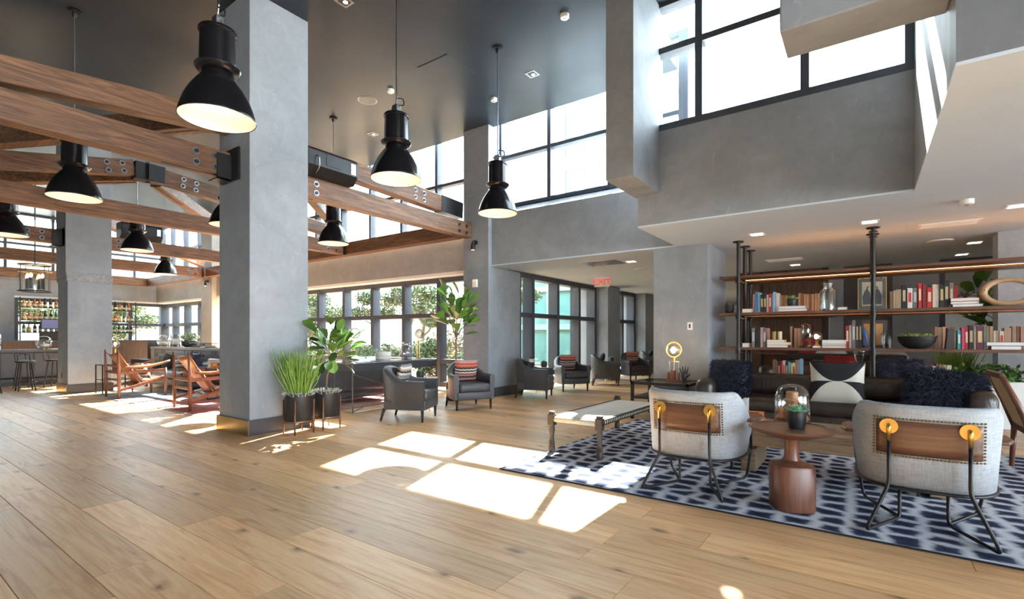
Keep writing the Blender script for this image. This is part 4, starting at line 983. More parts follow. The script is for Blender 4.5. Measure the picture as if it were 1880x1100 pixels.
hg = thing('glass_hourglass', 'clear glass hourglass vase behind the black and cream cushion', 'vase', (-.07, 8.1, .598))
MB().lathe([(.06, 0), (.065, .02), (.05, .12), (.012, .2), (.012, .23), (.05, .33), (.07, .42), (.068, .44)], 28).build('body', 'clear_glass', hg, smooth=True, solid=.005); MB().lathe([(.055, .004), (.045, .1), (.0001, .12)], 20).build('sand', 'paper', hg, smooth=True)

# ------------------------------------------------------------------ black end table with globe lamp and hand
tb = thing('end_table', 'black framed glass end table beside the pier', 'table', (-2.42, 7.38, 0))
for sx in (-1, 1):
    for sy in (-1, 1): MB().box(sx*.40-.02, sx*.40+.02, sy*.36-.02, sy*.36+.02, 0, .55).build('leg', 'black_metal', tb)
MB().box(-.42, .42, -.38, -.34, .51, .55).box(-.42, .42, .34, .38, .51, .55).box(-.42, -.38, -.38, .38, .51, .55).box(.38, .42, -.38, .38, .51, .55).build('top_frame', 'black_metal', tb)
MB().box(-.38, .38, -.34, .34, .535, .548).build('glass_top', 'clear_glass', tb); MB().box(-.41, .41, -.37, .37, .3, .33).build('lower_shelf', 'black_metal', tb)
gl = thing('globe_lamp', 'glowing glass globe lamp with brass ring on the black end table', 'lamp', (-2.33, 7.42, .55))
MB().box(-.11, .11, -.07, .07, 0, .018).build('base', 'walnut_z', gl, bevel=.003)
for x in (-.08, 0, .07): MB().box(x-.012 if x else -.04, x+.012 if x else .02, -.03, .03, .018, .13 if x else .16).build('block', 'walnut_z', gl)
MB().cyl((0, 0, .15), (0, 0, .31), .008).cyl((-.07, 0, .1), (-.07, 0, .29), .005).cyl((.07, 0, .12), (.07, 0, .29), .005).build('rod', 'steel', gl)
MB().cyl((-.08, 0, .29), (.08, 0, .29), .006).lathe([(.02, .29), (.02, .34), (.03, .345), (.03, .36)], 14).build('socket', 'brass', gl, smooth='auto')
MB().tube([(.115*math.cos(a), 0, .47+.115*math.sin(a)) for a in [2*math.pi*k/32 for k in range(32)]], .008, 8, closed=True).build('brass_ring', 'brass', gl, smooth=True)
bulb_lamp(gl, .465, .1)
ld = bpy.data.lights.new('globe_light', 'POINT'); ld.energy = 2.2; ld.color = (1, .6, .28); ld.shadow_soft_size = .05; lo = bpy.data.objects.new('globe_light', ld); COL.objects.link(lo); lo.parent = gl; lo.location = (-.03, -.16, .47)
hd = thing('hand_sculpture', 'black wooden hand mannequin standing on the end table', 'sculpture', (-2.13, 7.25, .55), .3)
MB().lathe([(.04, 0), (.04, .01), (.02, .015), (.022, .04), (.03, .06)], 16).build('wrist', 'matte_black', hd, smooth='auto')
m = MB(); m.tube([(0, 0, .04), (0, 0, .075), (.002, 0, .11), (.002, 0, .14)], [.026, .04, .045, .036], 12); m.xf(Matrix.Diagonal((1, .45, 1, 1))); m.build('palm', 'matte_black', hd, smooth=True)
for (x, a, L) in ((-.036, .32, .08), (-.013, .1, .1), (.012, -.06, .105), (.034, -.24, .09)):
    MB().tube([(x, 0, .135), (x-math.sin(a)*L*.5, -.004, .135+L*.5), (x-math.sin(a)*L, -.012, .135+L)], [.0105, .009, .006], 8).build('finger', 'matte_black', hd, smooth=True)
MB().tube([(.032, 0, .075), (.06, -.006, .1), (.082, -.012, .135)], [.013, .011, .007], 8).build('thumb', 'matte_black', hd, smooth=True)
sk = thing('animal_skull', 'pale animal skull on the lower shelf of the black end table', 'skull', (-2.3, 7.25, .33), .2); pm('bone', (.7, .66, .55), (.6, .54, .42), 15, .6)
MB().tube([(-.16, 0, .02), (-.05, 0, .035), (.06, 0, .05), (.13, 0, .055), (.16, 0, .05)], [.012, .028, .045, .05, .02], 10).build('cranium', 'bone', sk, smooth=True); MB().ball((.08, -.045, .065), .018, 8, 6).build('eye_socket', 'dark_turned', sk)

# ------------------------------------------------------------------ rattan chair at the right
m, t, p = newmat('rattan'); v = coords(t, 'Object', (46, 46, 46)); sx = N(t, 'ShaderNodeSeparateXYZ'); t.links.new(v, sx.inputs[0])
g1 = math_(t, 'SINE', math_(t, 'MULTIPLY', sx.outputs[0], 6.28)); g2 = math_(t, 'SINE', math_(t, 'MULTIPLY', sx.outputs[2], 6.28))
hole = math_(t, 'GREATER_THAN', math_(t, 'MULTIPLY', math_(t, 'MAXIMUM', g1, 0), math_(t, 'MAXIMUM', g2, 0)), .35)
t.links.new(mixc(t, hole, (.55, .38, .2), (.1, .055, .025)), p.inputs['Base Color']); p.inputs['Roughness'].default_value = .6
rc = thing('rattan_chair', 'walnut framed armchair with woven cane back and seat', 'chair', (1.40, 6.12, .0125), math.radians(-90))
for s in (-1, 1):
    MB().tube([(s*.3, .28, 0), (s*.3, .27, .42)], [.018, .024], 10).build('leg', 'walnut_z', rc, smooth=True); MB().tube([(s*.3, -.3, 0), (s*.3, -.28, .4)], [.018, .024], 10).build('leg', 'walnut_z', rc, smooth=True)
    MB().tube([(s*.3, -.28, .38), (s*.29, -.36, .62), (s*.28, -.46, .86)], [.026, .024, .02], 10).build('back_post', 'walnut_z', rc, smooth=True)
MB().box(-.31, .31, -.3, .3, .36, .41).build('seat_frame', 'walnut', rc, bevel=.012); MB().box(-.26, .26, -.25, .25, .405, .418).build('cane_seat', 'rattan', rc)
MB().add([(-.28, -.292, .42), (.28, -.292, .42), (.27, -.455, .85), (-.27, -.455, .85)], [(0, 1, 2, 3)]).build('cane_back', 'rattan', rc, solid=.01)
MB().bar((-.29, -.46, .86), (.29, -.46, .86), .035, .05).build('top_rail', 'walnut', rc, bevel=.008)

# ------------------------------------------------------------------ far side of the library lounge
woodmat('panel_wood', (.045, .022, .014), (.085, .045, .028), (.12, .07, .045), rough=.5, axis=2, knots=False)
wf = sempty('wall_far', (0, 0, 0), 0, 'dark wood and grey plaster partition behind the second sofa', 'wall')
for k in range(7): MB().box(-2.3+k*.24, -2.065+k*.24, 12.0, 12.2, 0, ZL).build('panel', 'panel_wood', wf)
MB().box(-.6, -.36, 11.95, 12.2, 0, ZL).box(.42, 1.1, 11.95, 12.2, 0, ZL).build('pier', 'concrete', wf)
MB().box(-.36, .42, 12.05, 12.2, 0, ZL).build('dark_panel', 'plaster_dark', wf)
wr_ = sempty('wall_right', (0, 0, 0), 0, 'pale grey plaster pier at the end of the bookshelf', 'wall'); MB().box(1.47, 6, 9.35, 9.7, 0, ZL).build('plaster', 'concrete', wr_)
window('window_11', 'y', 12.1, 1.1, 3.2, .1, ZL, (1.9,), (1.7,), 'dark framed window behind the far fig plant', fw=.09, fd=.16)
make_sofa('brown leather sofa beyond the bookshelf holding a red fur cushion', (-.35, 9.75, 0), 2.3, H=.80)
fur_cushion('red sheepskin cushion on the sofa beyond the bookshelf', (-.33, 9.72, .74), (math.radians(-12), 0, 0), .42, .3, .16, 'fur_red', 1000, .05, 5)
fur_cushion('blue grey sheepskin cushion on the sofa beyond the bookshelf', (.43, 9.6, .68), (math.radians(-12), 0, 0), .5, .36, .2, 'fur_blue', 1600, .06, 6)
dk = thing('far_desk', 'long black desk behind the second sofa', 'desk', (-.3, 10.72, 0))
MB().box(-.9, .85, -.35, .35, .80, .9).build('top', 'black_metal', dk, bevel=.005)
for sx in (-1, 1):
    for sy in (-1, 1): MB().box(-.03+sx*.84-.02, -.03+sx*.84+.02, sy*.3-.02, sy*.3+.02, 0, .8).build('leg', 'black_metal', dk)
pm('white_shell', (.6, .6, .6), (.55, .55, .55), 4, .4)
for k, (x, lab) in enumerate([(-.55, 'white shell chair behind the far desk beside the wood panels'), (.35, 'white shell chair behind the far desk beside the grey pier')]):
    e = thing('shell_chair', lab, 'chair', (x, 11.42, 0))
    MB().surf(lambda u, v: (.3*(2*u-1), .22*(1-(2*u-1)**2)*1+.0+.06*v, .5+.5*v*(1-.35*(2*u-1)**4)), 12, 6).build('back_shell', 'white_shell', e, smooth=True, solid=.02)
    MB().box(-.27, .27, -.3, .2, .44, .5).build('seat', 'white_shell', e, bevel=.04, seg=3)
    for sx in (-1, 1):
        for sy in (-1, 1): MB().cyl((sx*.26, sy*.22, 0), (sx*.2, sy*.16, .45), .014).build('leg', 'walnut_z', e)
# shelf unit on the wood panels
f2 = thing('display_shelf', 'walnut shelf unit with ornaments on the dark wood partition', 'shelf', (-1.35, 11.87, 0))
for z in (1.62, .84): MB().box(-.6, .85, -.12, .12, z, z+.04).build('shelf_board', 'walnut', f2)
for x in (-.5, .65): MB().cyl((x, .1, .0), (x, .1, ZL-.01), .022).build('post', 'black_metal', f2)
for i, (x, w_, h_, c, lab) in enumerate([(-.42, .06, .22, (.12, .06, .04), 'brown book on the far wall shelf near its post'), (-.33, .05, .2, (.02, .02, .02), 'black book on the far wall shelf'), (-.24, .04, .19, (.3, .2, .15), 'tan book on the far wall shelf'), (.36, .06, .24, (.3, .14, .07), 'rust book on the far wall shelf by the yellow book'), (.46, .07, .22, (.03, .04, .07), 'navy book on the far wall shelf by the yellow book'), (.55, .05, .24, (.75, .6, .03), 'yellow book standing on the far wall shelf'), (-.55, .0, 0, 0, '')]):
    if w_: book(lab, (-1.35+x, 11.87, 1.661), w_, h_, .18, c)
book('red book lying on the far wall shelf', (-.61, 11.84, 1.661), .22, .035, .16, (.5, .03, .04), True); book('white book lying on the far wall shelf', (-1.12, 11.87, 1.661), .2, .04, .16, (.65, .63, .6), True)
book('large red book standing on the low far shelf', (-1.12, 11.85, .881), .3, .3, .16, (.4, .02, .04))
tag(MB().tube([(-1.44+.085*math.cos(a), 11.87, 1.766+.085*math.sin(a)) for a in [2*math.pi*k/24 for k in range(24)]], .018, 8, closed=True).build('wood_ring', 'walnut_z', smooth=True), 'dark wooden ring ornament on the far wall shelf', 'ornament')
tag(MB().lathe([(.03, 0), (.05, .03), (.02, .08), (.05, .13), (.0001, .16)], 14).build('brass_figure', 'brass', smooth=True, loc=(-1.29, 11.87, 1.661)), 'small brass figure on the far wall shelf', 'figurine')
cf = thing('candle_lamp', 'glowing candle bulb in a glass cylinder on the low shelf behind the sofa', 'lamp', (-1.02, 8.7, .586))
MB().box(-.14, .14, -.1, .1, 0, .03).build('base', 'sign_white', cf); MB().lathe([(.07, .03), (.07, .24)], 20).build('cylinder', 'clear_glass', cf, smooth='auto'); MB().ball((0, 0, .12), .03, 10, 8, (1, 1, 1.6)).build('flame_bulb', 'filament_glow', cf, smooth=True)
# ------------------------------------------------------------------ slate leather tub armchairs
def make_tub():
    e = thing('tub_armchair', 'x', 'armchair', (0, 0, 0), 0, 'slate leather tub armchairs')
    n = 30; out = shellcurve(.365, -.36, .33, n, 2.9); inn = shellcurve(.275, -.25, .33, n, 2.9)
    m = MB(); rows = []
    for i in range(n+1):
        s = max(0, math.sin(math.pi*i/n)); zt = .575+.20*max(0, (s-.35)/.65)**1.3
        lean = 1+.03*s; o_ = out[i]; i_ = inn[i]; pr = []
        for f, z in ((.94, .17), (.97, .4), (1, zt-.06), (1.0, zt-.02)): pr.append((o_[0]*f, o_[1]*(f*lean if o_[1] < 0 else 1), z))
        for g in (.15, .5, .85): pr.append((o_[0]*(1-g)+i_[0]*g, (o_[1]*(1-g)+i_[1]*g)*(lean if o_[1] < 0 else 1), zt+.008*(1-abs(2*g-1))))
        for z in (zt-.02, zt-.06, .4, .2): pr.append((i_[0], i_[1], z))
        rows.append(pr)
    k = len(rows[0])
    for r in rows: m.v += r
    for i in range(n):
        for j in range(k):
            l = (j+1) % k; m.f.append((i*k+j, i*k+l, (i+1)*k+l, (i+1)*k+j))
    m.f.append(tuple(range(k))); m.f.append(tuple(n*k+j for j in reversed(range(k))))
    m.build('back_shell', 'slate_leather', e, smooth='auto', fixn=True)
    MB().box(-.30, .30, -.28, .345, .17, .30).build('seat_base', 'slate_leather', e, bevel=.015, seg=3, smooth=True)
    MB().box(-.272, .272, -.24, .365, .295, .44).build('seat_cushion', 'slate_leather', e, bevel=.045, seg=4, smooth=True)
    for sx in (-1, 1):
        MB().tube([(sx*.3, .3, .18), (sx*.3, .3, 0)], [.026, .014], 8).build('leg', 'matte_black', e, smooth=True)
        MB().tube([(sx*.27, -.28, .18), (sx*.28, -.33, 0)], [.026, .015], 8).build('leg', 'matte_black', e, smooth=True)
    return e
tub0 = make_tub()
TUBS = [(-5.5, 5.08, 27, 'slate leather tub armchair holding a grey patterned cushion beside the desk'), (-5.56, 6.47, -29, 'slate leather tub armchair with a striped cushion in front of the fig tree'),
 (-5.45, 8.4, 22, 'slate leather tub armchair with a black and white cushion at the corridor opening'), (-5.5, 9.95, -35, 'slate leather tub armchair with a striped cushion by the corridor window'),
 (-5.4, 11.65, 28, 'slate leather tub armchair with a black cushion by the corridor window'), (-5.22, 13.1, -35, 'slate leather tub armchair with a rust cushion before the far corridor pier'), (-5.4, 15.1, 25, 'slate leather tub armchair at the far corridor window'), (-5.3, 17.0, -35, 'farthest slate leather tub armchair with a red cushion near the end wall')]
for i, (x, y, a, lab) in enumerate(TUBS):
    o = tub0 if i == 0 else dup(tub0)
    o.location = (x, y, 0); o.rotation_euler = (0, 0, math.radians(a-90)); o['label'] = lab
def stripes(name, cols, axis=2, rep=1.0, zig=0.0, size=.45):
    m, t, p = newmat(name); v = coords(t); s = N(t, 'ShaderNodeSeparateXYZ'); t.links.new(v, s.inputs[0])
    h = math_(t, 'ADD', math_(t, 'DIVIDE', s.outputs[axis], size), .5)
    if zig:
        z = math_(t, 'PINGPONG', math_(t, 'MULTIPLY', s.outputs[0], 14), .5); h = math_(t, 'ADD', h, math_(t, 'MULTIPLY', z, zig))
    st = [(i/len(cols), c) for i, c in enumerate(cols)]
    t.links.new(ramp(t, h, st, 'CONSTANT'), p.inputs['Base Color']); p.inputs['Roughness'].default_value = .95; bump(t, p, noise(t, v, 160, 2), .4, .003)
R_, B_, W_, G_, P_ = (.38, .06, .035), (.03, .03, .035), (.6, .56, .5), (.3, .27, .25), (.5, .2, .16)
stripes('kilim', [G_, R_, B_, W_, R_, B_, G_, R_, W_, B_, W_, B_, R_, P_, R_, P_, G_, P_], zig=.03)
stripes('grey_ikat', [B_, W_, G_, B_, G_, W_, B_, G_, (.2, .2, .22), W_, B_, G_, W_, (.2, .2, .22), B_], zig=.06)
stripes('bw_half', [W_, W_, B_, B_, B_, W_, B_]); pm('black_cloth', (.02, .021, .025), None, 60, .95)
def tubpillow(label, i, mat, w=.42, lift=.63):
    x, y, a, _ = TUBS[i]; r = math.radians(a); d = Vector((math.cos(r), math.sin(r), 0)); pos = Vector((x, y, lift))-d*.1
    return pillow(label, pos, (math.radians(18), 0, r+math.pi/2), w, w*.92, .13, mat)
tubpillow('grey black patterned cushion on the armchair beside the desk', 0, 'grey_ikat'); tubpillow('red and black kilim striped cushion on the armchair before the fig', 1, 'kilim'); tubpillow('black and cream cushion on the armchair at the corridor opening', 2, 'bw_half')
tubpillow('kilim striped cushion on the armchair by the corridor window', 3, 'kilim'); tubpillow('black cushion on the armchair deeper in the corridor', 4, 'black_cloth'); tubpillow('rust striped cushion before the far corridor pier', 5, 'kilim'); tubpillow('black cushion at the far corridor window', 6, 'black_cloth'); tubpillow('red cushion on the farthest corridor armchair', 7, 'kilim')
pm('marble', (.72, .72, .7), (.6, .6, .6), 5, .25)
for k, (x, y, lab) in enumerate([(-5.95, 5.75, 'round white side table between the two armchairs near the fig'), (-5.72, 9.2, 'round white side table between the armchairs at the corridor window'), (-5.6, 12.45, 'round white side table deeper in the corridor'), (-5.5, 16.1, 'round white side table near the far corridor window')]):
    e = thing('side_table', lab, 'table', (x, y, 0)); MB().lathe([(.24, .5), (.25, .505), (.25, .525), (.0001, .526)], 32).build('top', 'marble', e, smooth='auto')
    for j in range(3):
        a = j*2.094; MB().cyl((.2*math.cos(a), .2*math.sin(a), 0), (.05*math.cos(a), .05*math.sin(a), .5), .009, .012, 8).build('leg', 'brass', e)
potted('small black pot with succulent on the white table near the fig', (-5.9, 5.68, .526), .065, .13, 'succulent_green', .07, 31)
book('orange book lying on the white table near the fig', (-5.78, 5.85, .526), .16, .03, .12, (.7, .15, .05), True, .8)
book('white book lying on the white table near the fig', (-6.05, 5.86, .526), .16, .03, .12, (.6, .6, .58), True, .6)
potted('small black pot with succulent on the white table at the corridor window', (-5.72, 9.2, .526), .07, .15, 'succulent_green', .07, 32)
potted('small black pot with succulent deeper in the corridor', (-5.6, 12.45, .526), .07, .14, 'succulent_green', .07, 33)
# ------------------------------------------------------------------ planters
pm('grass_green', (.1, .24, .03), (.26, .42, .07), 9, .5); pm('fig_leaf', (.035, .1, .02), (.12, .25, .04), 5, .35, coat=.2); pm('fig_leaf_pale', (.16, .36, .05), (.10, .24, .04), 5, .4); pm('bark', (.16, .1, .06), (.25, .17, .11), 30, .85); pm('spanish_moss', (.5, .5, .46), (.36, .36, .33), 25, .95)
def planter(e, pr=.165, ph=.34, z0=.16):
    MB().lathe([(pr*.95, z0), (pr, z0+.01), (pr, z0+ph), (pr-.012, z0+ph), (pr-.015, z0+ph-.04), (.0001, z0+ph-.04)], 40).build('pot', 'matte_black', e, smooth='auto')
    for k in range(4):
        a = math.pi/4+k*math.pi/2; x, y = math.cos(a)*(pr+.014), math.sin(a)*(pr+.014)
        MB().tube([(x, y, 0), (x, y, .12), (x, y, z0+ph*.78)], [.009, .013, .011], 8).build('stand_leg', 'walnut_z', e, smooth=True)
    for a in (math.pi/4, 3*math.pi/4):
        c, s = math.cos(a)*(pr+.01), math.sin(a)*(pr+.01); MB().bar((-c, -s, z0-.02), (c, s, z0-.02), .022, .035).build('stand_cross', 'walnut_z', e)
    MB().lathe([(pr+.006, z0-.002), (pr+.006, z0+.006)], 36).build('brass_rim', 'bronze', e)
    m = MB(); rnd = random.Random(5)
    for k in range(420):
        a = rnd.uniform(0, 6.28); r = pr*math.sqrt(rnd.random())*1.02; p0 = Vector((r*math.cos(a), r*math.sin(a), z0+ph-.03)); d = Vector((rnd.uniform(-1, 1), rnd.uniform(-1, 1), rnd.uniform(.2, 1))).normalized()*.07; u = d.cross(Vector((0, 0, 1))).normalized()*.006
        m.add([p0-u, p0+u, p0+d*.6+u*.8+Vector((0, 0, .01)), p0+d], [(0, 1, 2), (0, 2, 3)])
    m.build('moss', 'spanish_moss', e)['kind'] = 'stuff'
def leafmesh(L=.2, W=.13, cup=.25):
    m = MB(); prof = [(0, .06), (.2, .45), (.45, .78), (.7, 1.0), (.88, .8), (1, .12)]
    rows = []
    for t_, w_ in prof: rows.append([(s*w_*W/2, t_*L, abs(s)*w_*W/2*cup-.12*L*t_*t_) for s in (-1, -.5, 0, .5, 1)])
    for r in rows: m.v += r
    for i in range(len(rows)-1):
        for j in range(4): m.f.append((i*5+j, i*5+j+1, (i+1)*5+j+1, (i+1)*5+j))
    return m
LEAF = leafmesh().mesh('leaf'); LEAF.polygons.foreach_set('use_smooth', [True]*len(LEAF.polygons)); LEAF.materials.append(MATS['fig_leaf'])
LEAF2 = leafmesh().mesh('leaf_pale'); LEAF2.polygons.foreach_set('use_smooth', [True]*len(LEAF2.polygons)); LEAF2.materials.append(MATS['fig_leaf_pale'])  # second, paler green leaf colour, picked at random for some leaves
def addleaf(e, p, d, sc, roll, paler=False):
    o = bpy.data.objects.new('leaf', LEAF2 if paler else LEAF); COL.objects.link(o); o.parent = e; o.location = p
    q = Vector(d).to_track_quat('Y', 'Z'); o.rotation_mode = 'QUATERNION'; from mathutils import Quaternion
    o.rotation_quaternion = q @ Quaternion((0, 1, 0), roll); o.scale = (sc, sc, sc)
def fig(label, loc, trunk, top, n, spread, sc, seed, pot=True, r0=.014):
    e = thing('fiddle_leaf_fig', label, 'plant', loc)
    if pot: planter(e)
    MB().tube(trunk, [r0*(1-.4*i/(len(trunk)-1)) for i in range(len(trunk))], 8).build('trunk', 'bark', e, smooth=True)
    rnd = random.Random(seed); base = Vector(trunk[-2]); br = []
    for k in range(5):
        a = k*1.257+rnd.uniform(-.3, .3); tip = Vector(top)+Vector((math.cos(a)*spread[0]*.6, math.sin(a)*spread[1]*.6, rnd.uniform(-.3, .45)*spread[2]))
        MB().tube([base, (base+tip)/2+Vector((0, 0, -.03)), tip], [r0*.6, r0*.45, r0*.25], 6).build('branch', 'bark', e, smooth=True); br.append(tip)
    for k in range(n):
        c = rnd.choice(br); u = rnd.uniform(.25, 1.12); p = base.lerp(c, u)+Vector((rnd.uniform(-1, 1)*spread[0]*.3, rnd.uniform(-1, 1)*spread[1]*.3, rnd.uniform(-.25, .3)*spread[2]))
        d = (p-base-Vector((0, 0, .1))).normalized()+Vector((rnd.uniform(-.7, .7), rnd.uniform(-.7, .7), rnd.uniform(-.5, .5)))
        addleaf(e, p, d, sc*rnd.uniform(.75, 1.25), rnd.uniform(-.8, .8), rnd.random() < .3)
    return e
fig('short fiddle leaf fig in a black pot on a walnut stand', (-5.82, 3.90, 0), [(0, 0, .45), (.01, .01, .7), (.05, .05, .88), (.08, .1, 1.0)], (.14, .08, 1.14), 58, (.3, .38, .38), 1.05, 11)
ft = fig('tall slender fiddle leaf fig beside the pilaster', (-6.42, 7.12, 0), [(0, 0, .3), (.01, 0, .8), (0, .01, 1.2), (.02, 0, 1.45)], (.0, .0, 1.78), 62, (.42, .42, .78), 1.25, 12, pot=False, r0=.018)
MB().lathe([(.15, 0), (.18, .02), (.2, .34), (.185, .34), (.18, .3), (.0001, .3)], 32).build('pot', 'matte_black', ft, smooth='auto')
gp = thing('rush_planter', 'bright green pencil rush plant in a black pot on a walnut stand', 'plant', (-5.80, 3.50, 0)); planter(gp)
m = MB(); rnd = random.Random(6)
for k in range(300):
    a = rnd.uniform(0, 6.28); r = .12*math.sqrt(rnd.random()); L = rnd.uniform(.22, .6); sp_ = rnd.uniform(0, .3); b = Vector((r*math.cos(a), r*math.sin(a), .47)); tip = b+Vector((math.cos(a)*sp_*L*1.2+rnd.uniform(-.1, .1), math.sin(a)*sp_*L*1.2+rnd.uniform(-.1, .1), L)); mid = b.lerp(tip, .5)+Vector((rnd.uniform(-.03, .03), rnd.uniform(-.03, .03), .02))
    m.tube([b, mid, tip], [.004, .0048, .003], 5)
    if k % 2: s2 = mid.lerp(tip, .2); m.tube([s2, s2+Vector((rnd.uniform(-.06, .06), rnd.uniform(-.06, .06), rnd.uniform(.06, .16)))], [.004, .003], 4)
m.build('rush_stems', 'grass_green', gp)['kind'] = 'stuff'
# ------------------------------------------------------------------ desk with drawer box and steel frame
dsk = thing('console_desk', 'dark console desk with thin steel frame behind the armchair', 'desk', (-6.81, 5.81, 0))
for sx in (-1, 1):
    for sy in (-1, 1): MB().box(sx*.235-.008, sx*.235+.008, sy*.93-.008, sy*.93+.008, 0, .80).build('leg', 'bolt_steel', dsk)
for z in (.012, .79):
    MB().tube([(-.235, -.93, z), (.235, -.93, z), (.235, .93, z), (-.235, .93, z)], .007, 4, closed=True).build('frame_rail', 'bolt_steel', dsk)
MB().bar((.235, -.93, .02), (.235, .93, .62), .01, .01).bar((.235, .93, .02), (.235, -.93, .62), .01, .01).build('cross_brace', 'bolt_steel', dsk)
MB().box(-.225, .225, -.92, .92, .66, .78).build('drawer_box', 'plinth_dark', dsk, bevel=.004); MB().box(-.24, .24, -.94, .94, .80, .812).build('glass_top', 'clear_glass', dsk)
def magnifier(label, x, y):
    e = thing('magnifier_lamp', label, 'lamp', (x, y, .812), .9)
    MB().box(-.05, .05, -.05, .05, 0, .02).build('base', 'walnut_z', e); MB().cyl((-.02, 0, .02), (-.02, 0, .32), .007).cyl((.02, 0, .02), (.02, 0, .36), .006).build('rod', 'brass', e)
    MB().tube([(.03+.08*math.cos(a), 0, .46+.08*math.sin(a)) for a in [2*math.pi*k/28 for k in range(28)]], .009, 8, closed=True).build('lens_ring', 'bronze', e, smooth=True)
    MB().lathe([(.075, -.003), (.0001, .0)], 24).xf(Matrix.Translation((.03, 0, .46)) @ Matrix.Rotation(math.pi/2, 4, 'X')).build('lens', 'clear_glass', e, smooth=True)
    MB().ball((-.05, 0, .37), .022, 10, 8, (1, 1, 1.5)).build('bulb', 'filament_glow', e, smooth=True); MB().cyl((-.06, 0, .3), (.04, 0, .34), .006).build('cross_arm', 'brass', e)
magnifier('brass ring magnifier lamp on the desk end near the short fig', -6.8, 5.05); magnifier('brass ring magnifier lamp on the desk end near the tall fig', -6.75, 6.45)
jj = thing('glass_carboy', 'clear glass carboy jar on the dark desk', 'jar', (-6.8, 6.2, .812)); MB().lathe([(.11, 0), (.125, .02), (.125, .16), (.1, .22), (.06, .25), (.06, .28), (.075, .285)], 28, cap=False).build('body', 'clear_glass', jj, smooth='auto'); MB().lathe([(.062, .27), (.07, .3), (.0001, .31)], 20).build('lid', 'clear_glass', jj, smooth='auto')
def bushy(e, name, mat, c, rad, n, leaf, seed, flat_=1.0):
    rnd = random.Random(seed); m = MB()
    for k in range(n):
        v = Vector((rnd.gauss(0, 1), rnd.gauss(0, 1), rnd.gauss(0, 1))).normalized()*(rnd.random()**.4); p = Vector((c[0]+v.x*rad[0], c[1]+v.y*rad[1], c[2]+v.z*rad[2]))
        d = Vector((rnd.uniform(-1, 1), rnd.uniform(-1, 1), rnd.uniform(-.6, 1))).normalized()*leaf*rnd.uniform(.6, 1.3); u = d.cross(Vector((rnd.uniform(-1, 1), rnd.uniform(-1, 1), 1))).normalized()*leaf*.3
        m.add([p, p+d*.5+u, p+d, p+d*.5-u], [(0, 1, 2, 3)])
    o = m.build(name, mat, e); o['kind'] = 'stuff'; return o
pm('leaf_variegated', (.12, .25, .08), (.5, .55, .38), 40, .5)
pv = thing('table_plant', 'low variegated leafy plant on the desk end near the short fig', 'plant', (-6.93, 5.4, .812)); MB().box(-.07, .07, -.16, .16, 0, .07).build('trough', 'sign_white', pv); bushy(pv, 'foliage', 'leaf_variegated', (0, 0, .14), (.12, .24, .1), 420, .05, 40)
tw = thing('cushion_roll', 'white rolled throw standing on the dark desk', 'throw', (-6.9, 5.75, .812)); MB().lathe([(.1, 0), (.115, .02), (.115, .12), (.1, .14), (.0001, .145)], 24, sx=1.5).build('roll', 'white_linen', tw, smooth=True); MB().tube([(.17*math.cos(a), .115*math.sin(a), .07) for a in [2*math.pi*k/24 for k in range(24)]], .006, 5, closed=True).build('tie', 'rope_cream', tw)
# dark sofa behind the desk, red rug
m, t, p = newmat('persian_rug'); v = coords(t, 'World')
n1 = noise(t, v, 1.3, 5, .6, 1); s = N(t, 'ShaderNodeSeparateXYZ'); t.links.new(v, s.inputs[0]); n2 = noise(t, v, 9, 3, .6, 2)
c = mixc(t, ramp(t, n2, [(.42, (0, 0, 0)), (.58, (1, 1, 1))]), (.32, .05, .035), (.42, .12, .09)); c = mixc(t, ramp(t, n1, [(.45, (0, 0, 0)), (.6, (1, 1, 1))]), c, (.48, .3, .26))
t.links.new(c, p.inputs['Base Color']); p.inputs['Roughness'].default_value = .95
m, t, p = newmat('grey_rug'); v = coords(t, 'World'); n1 = noise(t, v, 1.8, 5, .6, 1); n2 = noise(t, v, 14, 3, .6, 2)
c = mixc(t, ramp(t, n1, [(.4, (0, 0, 0)), (.6, (1, 1, 1))]), (.36, .38, .4), (.14, .15, .18)); c = mixc(t, math_(t, 'MULTIPLY', n2, .4), c, (.5, .5, .5)); t.links.new(c, p.inputs['Base Color']); p.inputs['Roughness'].default_value = .95
def rug2(label, x0, x1, y0, y1, mat):
    e = thing('area_rug', label, 'rug', (0, 0, 0)); MB().box(x0, x1, y0, y1, .001, .01).build('pile', mat, e)
    m = MB()
    for k in range(int((y1-y0)/.03)): m.box(x0-.04, x0, y0+k*.03, y0+k*.03+.012, .001, .006)
    m.build('fringe', 'rope_cream', e)['kind'] = 'stuff'
    MB().box(x0, x1, y0-.03, y0, .001, .009).build('border', 'rope_cream', e)
rug2('faded grey and blue rug under the tan leather chair by the bar column', -13.05, -10.9, 3.3, 5.4, 'grey_rug'); rug2('faded red rug under the tan leather chair by the planter column', -10.85, -7.15, 3.36, 7.2, 'persian_rug')
dup(gp, (1.12, 10.1, 0), 0, 'pale green rush plant in a black pot beyond the bookshelf')
dup(ft, (1.75, 11.2, 0), 1.0, 'fiddle leaf fig beyond the bookshelf beside the far window')
lv = thing('leafy_planter', 'white planter box of glossy dark leaves behind the bookshelf end', 'plant', (1.32, 9.13, 0)); MB().box(-.36, .36, -.14, .14, 0, .62).build('box', 'sign_white', lv, bevel=.01); bushy(lv, 'foliage', 'fig_leaf', (0, 0, .7), (.4, .2, .13), 700, .07, 45)
make_sofa('dark sofa with its back to the console desk on the red rug', (-7.9, 5.35, .01), 2.3, math.radians(-90), .9, 'slate_leather', .72)
